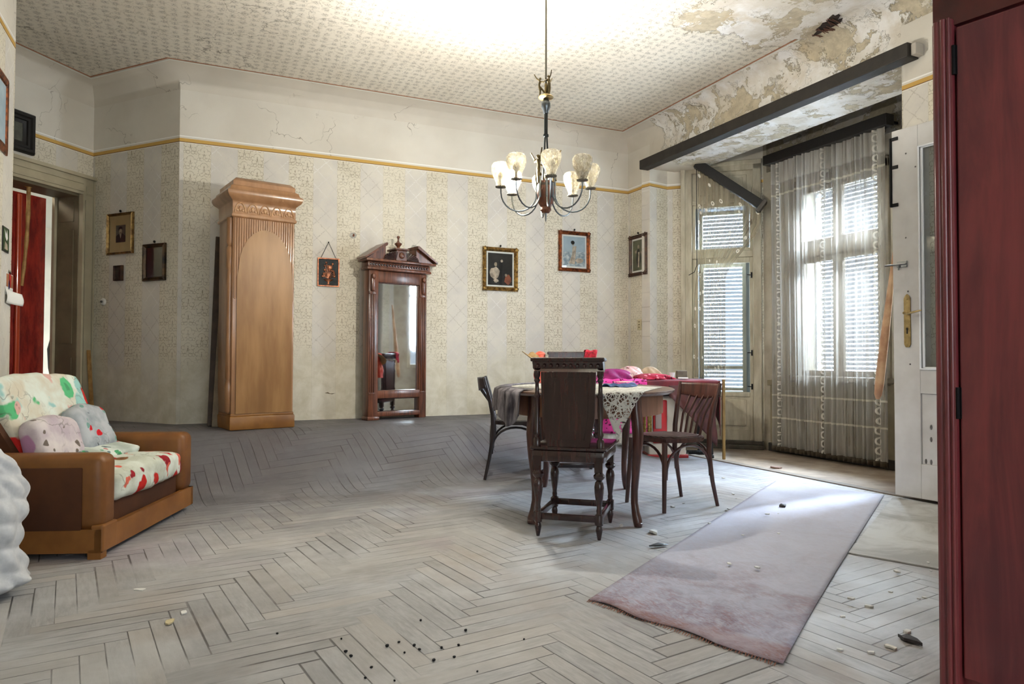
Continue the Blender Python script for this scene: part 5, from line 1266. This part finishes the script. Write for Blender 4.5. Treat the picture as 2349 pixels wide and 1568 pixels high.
# fallen rail and flowered net at the balcony door
t = thing('fallen_rail', 'black curtain board hanging slantwise across the balcony door', 'curtain rail'); t.matrix_world = FB
LR_ = math.hypot(.66, .50); Q = Matrix.Translation((.335, -.225, 3.045)) @ Matrix.Rotation(math.atan2(.50, .66), 4, 'Y')
b = MB(); b.rbox(0, LR_, -.045, .045, -.05, .045, .005, M=Q); b.build('board', M['black'], t)
b = MB(); b.rbox(LR_-.02, LR_+.02, -.075, .075, -.08, .06, .004, M=Q); b.build('end_bracket', simple('grey_plate', (90, 86, 80), .5, .4), t)
b = MB(); b.tube([(.335, -.23, 3.02), (.335, -.23, 1.95), (.31, -.23, 1.88), (.25, -.22, 1.85)], .004, 6); b.build('pull_cord', M['iron'], t)
b = MB()
def fcur(u, v):
    w = .64-.36*ss(.05, .42, v)+.0*v; left = .345-.05*ss(.35, .75, v); zt = 2.99-.50*u
    x = left+u*(w+.05*ss(.35, .75, v)); z = zt*(1-v)+.76*v; a = u*62
    return (x, -.225+.016*math.sin(a)*(.4+v*.6)+.008*math.sin(u*21), z)
b.grid(fcur, 110, 30)
for i, (u, v) in list(b.uv.items()): b.uv[i] = (u, 1-v)
o = b.build('flowered_net_curtain', net('flowered_net', (176, 164, 140), (140, 126, 102), .55, flowers=(8, 22)), None, smooth=True, autosmooth=False); o.matrix_world = FB
tag(o, 'brownish net curtain with small white flowers hanging askew over the balcony door', 'curtain')
# bat-shaped board propped at the near edge of the bay
p0, p1 = on_plane(2054, 560, (4.60, 0, 0), (1, 0, 0)), on_plane(2013, 915, (4.60, 0, 0), (1, 0, 0))
b = MB(); d = (p1-p0).normalized()
b.tube([p0, p0.lerp(p1, .25), p0.lerp(p1, .6), p0.lerp(p1, .9), p0.lerp(p1, .97), p1], [.012, .022, .034, .036, .030, .014], 12, flat=.55)
o = b.build('wooden_bat', simple('orange_wood', (208, 172, 134), .5, rgb2=(170, 126, 94), scale=6), None, smooth=True); tag(o, 'long orange-brown wooden bat hanging between the sheer curtain and the white door', 'bat')

# ---------------------------------------------------------------- open white door leaf against the right wall
dd = Vector((.10, -.995, 0)).normalized(); DL = Matrix(((dd.x, -dd.y, 0, 4.385), (dd.y, dd.x, 0, 3.315), (0, 0, 1, .03), (0, 0, 0, 1)))
dn = DL.to_3x3() @ Vector((0, 1, 0))
DLi = DL.inverted()
def dl(px, py): return DLi @ on_plane(px, py, DL.translation, dn)
d3 = bpy.data.objects.new('door_3', None); COL.objects.link(d3); d3.matrix_world = DL; d3['kind'] = 'structure'
gx = dl(2108, 600).x; gz1, gz0 = dl(2112, 333).z, dl(2112, 848).z; Wd = .85
wdoor = simple('door_white_paint', (206, 204, 202), .45, rgb2=(190, 187, 184), scale=3, bump=.05)
H3 = dl(2053, 300).z
b = MB(); b.rbox(0, gx, 0, .04, 0, H3, .003); b.rbox(Wd-gx, Wd, 0, .04, 0, H3, .003); b.rbox(gx, Wd-gx, 0, .04, gz1, H3, .003)
pz1, pz0 = dl(2130, 903).z, dl(2130, 1066).z
b.rbox(gx, Wd-gx, 0, .04, pz1, gz0, .003); b.rbox(gx, Wd-gx, 0, .04, 0, pz0, .003); b.build('leaf_frame', wdoor, d3)
b = MB(); b.rbox(gx+.0, Wd-gx, .012, .028, pz0, pz1, .002); b.build('lower_panel', wdoor, d3)
b = MB()
for x in (gx, Wd-gx-.012): b.rbox(x, x+.012, -.008, .0, gz0, gz1, .003)
b.rbox(gx, Wd-gx, -.008, 0, gz0, gz0+.012, .003); b.rbox(gx, Wd-gx, -.008, 0, gz1-.012, gz1, .003)
b.rbox(gx+.012, gx+.03, .004, .012, gz0, gz1, .003); b.rbox(gx+.012, Wd-gx, .004, .012, gz0, gz0+.02, .003); b.rbox(gx+.012, Wd-gx, .004, .012, gz1-.02, gz1, .003)
b.build('glazing_bead', simple('bead_white', (232, 234, 238), .35), d3)
b = MB(); b.box(gx+.01, Wd-gx-.01, .018, .022, gz0, gz1); b.build('glass', glassmat('door_glass', (.94, .96, .97), .12), d3)
hx = dl(2082, 718).x; hz = dl(2082, 718).z
b = MB(); pl_ = [(-.022, -.155), (-.012, -.175), (.012, -.175), (.022, -.155), (.022, .155), (.012, .175), (.0, .185), (-.012, .175), (-.022, .155)]
b.prism([(hx+x, hz-.055+z) for x, z in pl_], -.007, 0); b.ball((hx, -.008, hz+.095), .006, .003, .006, seg=8); b.ball((hx, -.008, hz-.205), .006, .003, .006, seg=8)
hp = b.build('handle_plate', M['brass'], d3)
b = MB(); b.tube([(hx, -.005, hz), (hx, -.045, hz)], .009, 10); b.tube([(hx, -.045, hz), (hx+.03, -.05, hz-.006), (hx+.08, -.05, hz+.004), (hx+.12, -.048, hz+.012)], [.009, .008, .007, .005], 10); b.build('lever', M['brass'], hp, smooth=True)
b = MB(); b.prism([(hx-.004, hz-.14), (hx+.004, hz-.14), (hx+.004, hz-.115), (hx+.007, hz-.105), (hx, hz-.095), (hx-.007, hz-.105), (hx-.004, hz-.115)], -.009, -.006); b.build('keyhole', M['iron'], hp)
bz = dl(2060, 607).z; bx = dl(2065, 607).x
b = MB(); b.rbox(bx-.02, bx+.05, -.008, 0, bz-.022, bz+.022, .003); b.tube([(bx-.10, -.014, bz), (bx+.05, -.014, bz)], .006, 8); b.tube([(bx, -.014, bz), (bx, -.02, bz-.04)], .005, 6); b.build('slide_bolt', M['steel'], d3)
b = MB(); zt, zm, zb_ = dl(2056, 318).z, dl(2056, 383).z, dl(2056, 470).z
b.rbox(-.012, .0, -.012, .04, zb_-.01, zt+.01, .003)
for z in (zt, zm, zb_): b.rbox(-.01, .045, -.006, 0, z-.012, z+.012, .002)
b.build('strap_hinge', M['iron'], d3)
b = MB()
for px, py in ((2078, 352), (2100, 382), (2078, 545), (2088, 835), (2083, 668)):
    q = dl(px, py); b.ball((q.x, -.001, q.z), .006, .003, .006, seg=6)
for px, py in ((2134, 980), (2134, 1008), (2122, 1058), (2134, 1060)):
    q = dl(px, py); b.ball((q.x, .011 if py < 1040 else .012, q.z), .008, .004, .018, seg=6)
b.build('paint_chip', simple('chip_grey', (96, 92, 90), .7), d3)

# ---------------------------------------------------------------- red wardrobe close to the viewer
wd = Vector((.208, -.978, 0)); W0 = Vector((1.962, 1.346, 0)); WM = Matrix(((wd.x, -wd.y, 0, W0.x), (wd.y, wd.x, 0, W0.y), (0, 0, 1, 0), (0, 0, 0, 1)))
wn = WM.to_3x3() @ Vector((0, 1, 0)); WMi = WM.inverted()
def wl(px, py): return WMi @ on_plane(px, py, W0, wn)
t = thing('wardrobe', 'tall dark red mahogany wardrobe with cornice, cut off by the right edge of the picture', 'wardrobe'); t.matrix_world = WM
LWd = 1.25; sx_ = wl(2197, 700).x; HC = 1.93; wm = M['wardrobe']
b = MB(); b.box(0.01, LWd, .02, .58, .0, HC); b.build('carcass', wm, t)
b = MB(); b.rbox(-.0, sx_*.98, -.012, .03, .0, HC, .008); b.tube([(sx_*.22, -.006, 0), (sx_*.22, -.006, HC)], sx_*.16, 12); b.tube([(sx_*.55, -.012, 0), (sx_*.55, -.012, HC)], sx_*.13, 12); b.tube([(sx_*.80, -.012, 0), (sx_*.80, -.012, HC)], sx_*.08, 10)
b.build('corner_pilaster', wm, t, smooth=True)
b = MB(); b.rbox(sx_+.004, sx_+.56, -.002, .022, .06, HC-.03, .004); b.rbox(sx_+.57, LWd-.03, -.002, .022, .06, HC-.03, .004); dr = b.build('door', wm, t)
for z0, z1 in ((wl(2192, 172).z, wl(2192, 105).z), (wl(2206, 960).z, wl(2206, 888).z)):
    b = MB(); b.tube([(sx_, -.008, z0), (sx_, -.008, z1)], .005, 8); b.rbox(sx_-.008, sx_+.008, -.004, .0, z0, z1, .001); b.build('hinge', M['iron'], dr)
b = MB(); rct = [(0, .58), (0, 0), (LWd, 0), (LWd, .58)]
b.sweep([(0, HC-.02), (.012, HC-.01), (.012, HC+.004), (.03, HC+.012), (.032, HC+.03), (.05, HC+.05), (.062, HC+.055), (.066, HC+.085), (.082, HC+.095), (.085, HC+.13), (0.0, HC+.135)], rct, side=-1)
b.box(.0, LWd, .0, .58, HC-.02, HC+.134); b.build('cornice', simple('cornice_mahogany', (98, 28, 26), .28, rgb2=(64, 18, 20), scale=5, coat=.5), t, smooth=True)

# ---------------------------------------------------------------- rugs and litter on the floor
n = NT('dusty_red_runner'); pos = n.world(); 
a1 = n.noise(pos, 3.0, 6, .65, .8); a2 = n.noise(n.vmul(pos, (1, 1, 1)), 12, 5, .7, 1.2); x, y, z = n.sep(pos)
near = n.ramp((x*.886+y*.463)+(a1-.5)*.9, 1.95, 3.6)
a3 = n.noise(n.vmul(pos, (9, 2.5, 1)), 7, 5, .75, 1.5); rc_ = n.mix(n.ramp(a2*.5+a3*.5, .38, .62), lin((142, 100, 98)), lin((104, 66, 68))); dustc = n.mix(n.ramp(a2, .3, .7), lin((188, 194, 214)), lin((160, 162, 184)))
col = n.mix((n.ramp(a1*.5+a3*.5, .38, .58)*.72+.14), rc_, dustc); col = n.mix(near*.8, col, lin((186, 186, 196)))
ed = n.ramp((x*.886+y*.463)+(a2-.5)*.05, 2.36, 2.42); col = n.mix((1-ed)*.4, col, lin((150, 108, 92)))
n.set(Base_Color=col, Roughness=.9, Specular_IOR_Level=.2); n.bump(a2, .35, .006)
R4 = [Vector(p) for p in ((1.423, 2.407, 0), (1.664, 1.668, 0), (4.40, 3.412, 0), (4.155, 4.166, 0))]
b = MB(); b.grid(lambda u, v: tuple(R4[0].lerp(R4[1], u).lerp(R4[3].lerp(R4[2], u), v)+Vector((.012*math.sin(u*14)*(1-v)**6, .012*math.sin(u*17)*(1-v)**6, .005+.002*math.sin(u*9+v*14)*math.sin(v*5)+.005*(1-v)**10*abs(math.sin(u*7))))), 30, 80); b.uv = {}
t = b.build('runner_rug', n.mat, None, smooth=True, solid=.004, autosmooth=False); tag(t, 'dusty reddish runner rug lying from the bay threshold towards the viewer', 'rug')
b = MB()
for k in range(70):
    p = R4[0].lerp(R4[1], (k+.5)/70); q = Vector((-.886, -.463, 0)); s = Vector((.3, -.9, 0))*(random.random()-.5)*.012
    b.tube([p+Vector((0, 0, .006)), p+q*.018+s+Vector((0, 0, .003))], [.0022, .0012], 4)
fr = b.build('fringe', simple('fringe_brown', (150, 98, 78), .9), t); fr['kind'] = 'stuff'
bs = [(2.93, 2.47), (4.43, 3.36), (4.44, 2.3), (3.32, 1.55)]
n2 = NT('dusty_lino'); pos = n2.world(); a1 = n2.noise(pos, 2.5, 6, .65, .8); n2.set(Base_Color=n2.mix(n2.ramp(a1, .35, .65), lin((196, 196, 194)), lin((158, 156, 152))), Roughness=.7); n2.bump(a1, .3, .01)
b = MB(); b.prism(bs, .002, .008, 'z'); o = b.build('lino_sheet', n2.mat, None); tag(o, 'dusty grey linoleum sheet on the floor between the runner rug and the wardrobe', 'floor covering')
# dark dried feather, paper scraps, plaster crumbs, pellets
def at(px, py): return on_z(px, py, 0)
b = MB(); p, q = at(1490, 1257), at(1532, 1252); b.tube([p+Vector((0, 0, .012)), p.lerp(q, .5)+Vector((0, 0, .014)), q+Vector((0, 0, .008))], [.006, .018, .003], 10, flat=.5); o = b.build('dull_knife', M['steel'], None, smooth=True); o.data.materials[0] = simple('dull_blade', (84, 88, 92), .35, .5); tag(o, 'dull dark knife-like sliver on the parquet beside the runner rug', 'sliver')
crumb = simple('plaster_crumb', (226, 226, 222), .9, var=.15, scale=60)
def scrap(px, py, s, label, name='paper_scrap', cat='scrap', mat=M['paperwhite'], seed=0, group=None, h=.004):
    p = at(px, py); r = random.Random(seed+px); b = MB()
    b.prism([(s*math.cos(w*PI/4)*r.uniform(.5, 1.1), s*.55*math.sin(w*PI/4)*r.uniform(.5, 1.1)) for w in range(8)], 0, h, 'z')
    for v in b.v: v.z += .3*h*math.sin(v.x*180+v.y*90)+.3*h
    z0 = .006 if 1350 < px < 2030 and name == 'rug_scrap' else 0
    o = b.build(name, mat, None, loc=(p.x, p.y, floor_z(p.x, p.y)+.0005+z0), rz=r.uniform(0, 3)); tag(o, label, cat, group); return o
scrap(1500, 1222, .045, 'white fluffy scrap on the parquet in front of the cabriole table leg', mat=crumb, h=.012)
scrap(1425, 1208, .02, 'small white crumb between the carved chair and the table leg', 'plaster_crumb', 'crumb', crumb, h=.01)
scrap(390, 1428, .035, 'narrow pale wood splinter on the parquet in front of the armchair', 'wood_splinter', 'splinter', simple('splinter', (214, 200, 160), .8), h=.005)
scrap(421, 1406, .022, 'small white scrap beyond the pale splinter in front of the armchair', h=.004)
scrap(320, 1352, .035, 'white powdery patch nearest the armchair on the parquet', 'plaster_patch', 'patch', crumb, h=.002)
scrap(1795, 1165, .03, 'dark curled leaf on the runner rug near the bay threshold', 'rug_scrap', 'leaf', M['beam'], h=.014)
scrap(2085, 1470, .05, 'dark torn scrap on the floor in front of the wardrobe', 'dark_scrap', 'scrap', simple('dark_scrap', (70, 68, 70), .8), h=.01)
scrap(1782, 1074, .07, 'brown leaf-like scrap on the bay floor beyond the threshold', 'brown_scrap', 'scrap', simple('brown_leaf', (130, 104, 92), .8), h=.012)
scrap(2045, 1487, .022, 'small white scrap beside the dark scrap in front of the wardrobe', h=.006)
rr = random.Random(21); base = None
pel = [(1068, 1447), (1052, 1481), (950, 1482), (962, 1491), (928, 1498), (852, 1532), (905, 1562), (838, 1556), (1095, 1541), (793, 1496), (805, 1506), (915, 1474), (783, 1466), (1042, 1508), (995, 1516), (888, 1483), (1013, 1487), (965, 1424), (1202, 1467), (636, 1454)]
for i, (px, py) in enumerate(pel):
    p = at(px, py)
    if base is None: b = MB(); b.ball((0, 0, .004), .006, .0045, .004, seg=8); base = o = b.build('dark_pellet', M['iron'], None, smooth=True)
    else: o = base.copy(); COL.objects.link(o)
    o.location = (p.x, p.y, 0); o.rotation_euler = (0, 0, rr.uniform(0, 3)); s = rr.uniform(.7, 1.3); o.scale = (s, s, s); tag(o, 'tiny dark pellet on the bare parquet in the foreground', 'pellet', 'dark pellets on the parquet')
cr0 = None
for i in range(26):
    px, py = rr.choice([(rr.uniform(1450, 1700), rr.uniform(1090, 1215)), (rr.uniform(1650, 2000), rr.uniform(1180, 1330)), (rr.uniform(1900, 2140), rr.uniform(1290, 1500))])
    p = at(px, py)
    if cr0 is None: b = MB(); b.prism(blob(0, 0, .012, .008, 8, .3, 3), 0, .005, 'z'); cr0 = o = b.build('plaster_crumb', crumb, None)
    else: o = cr0.copy(); COL.objects.link(o)
    o.location = (p.x, p.y, .015); 
    inside = lambda q: (q-R4[0]).dot(Vector((.463, -.886, 0))) > -.05 and (q-R4[0]).dot(Vector((.463, -.886, 0))) < .85
    o.location.z = .018 if inside(p) else .009 if p.x > 2.7 and p.y < 3.4 else .0005
    s = rr.uniform(.5, 1.5); o.scale = (s, s, s); o.rotation_euler = (0, 0, rr.uniform(0, 3)); zone = ('lying on the runner rug', 'crumbs on the runner rug') if inside(p) else ('between the table legs and the runner rug', 'crumbs by the oval table') if px < 1720 and py < 1220 else ('between the runner rug and the wardrobe', 'crumbs by the wardrobe')
    tag(o, 'tiny white plaster crumb '+zone[0], 'crumb', zone[1])
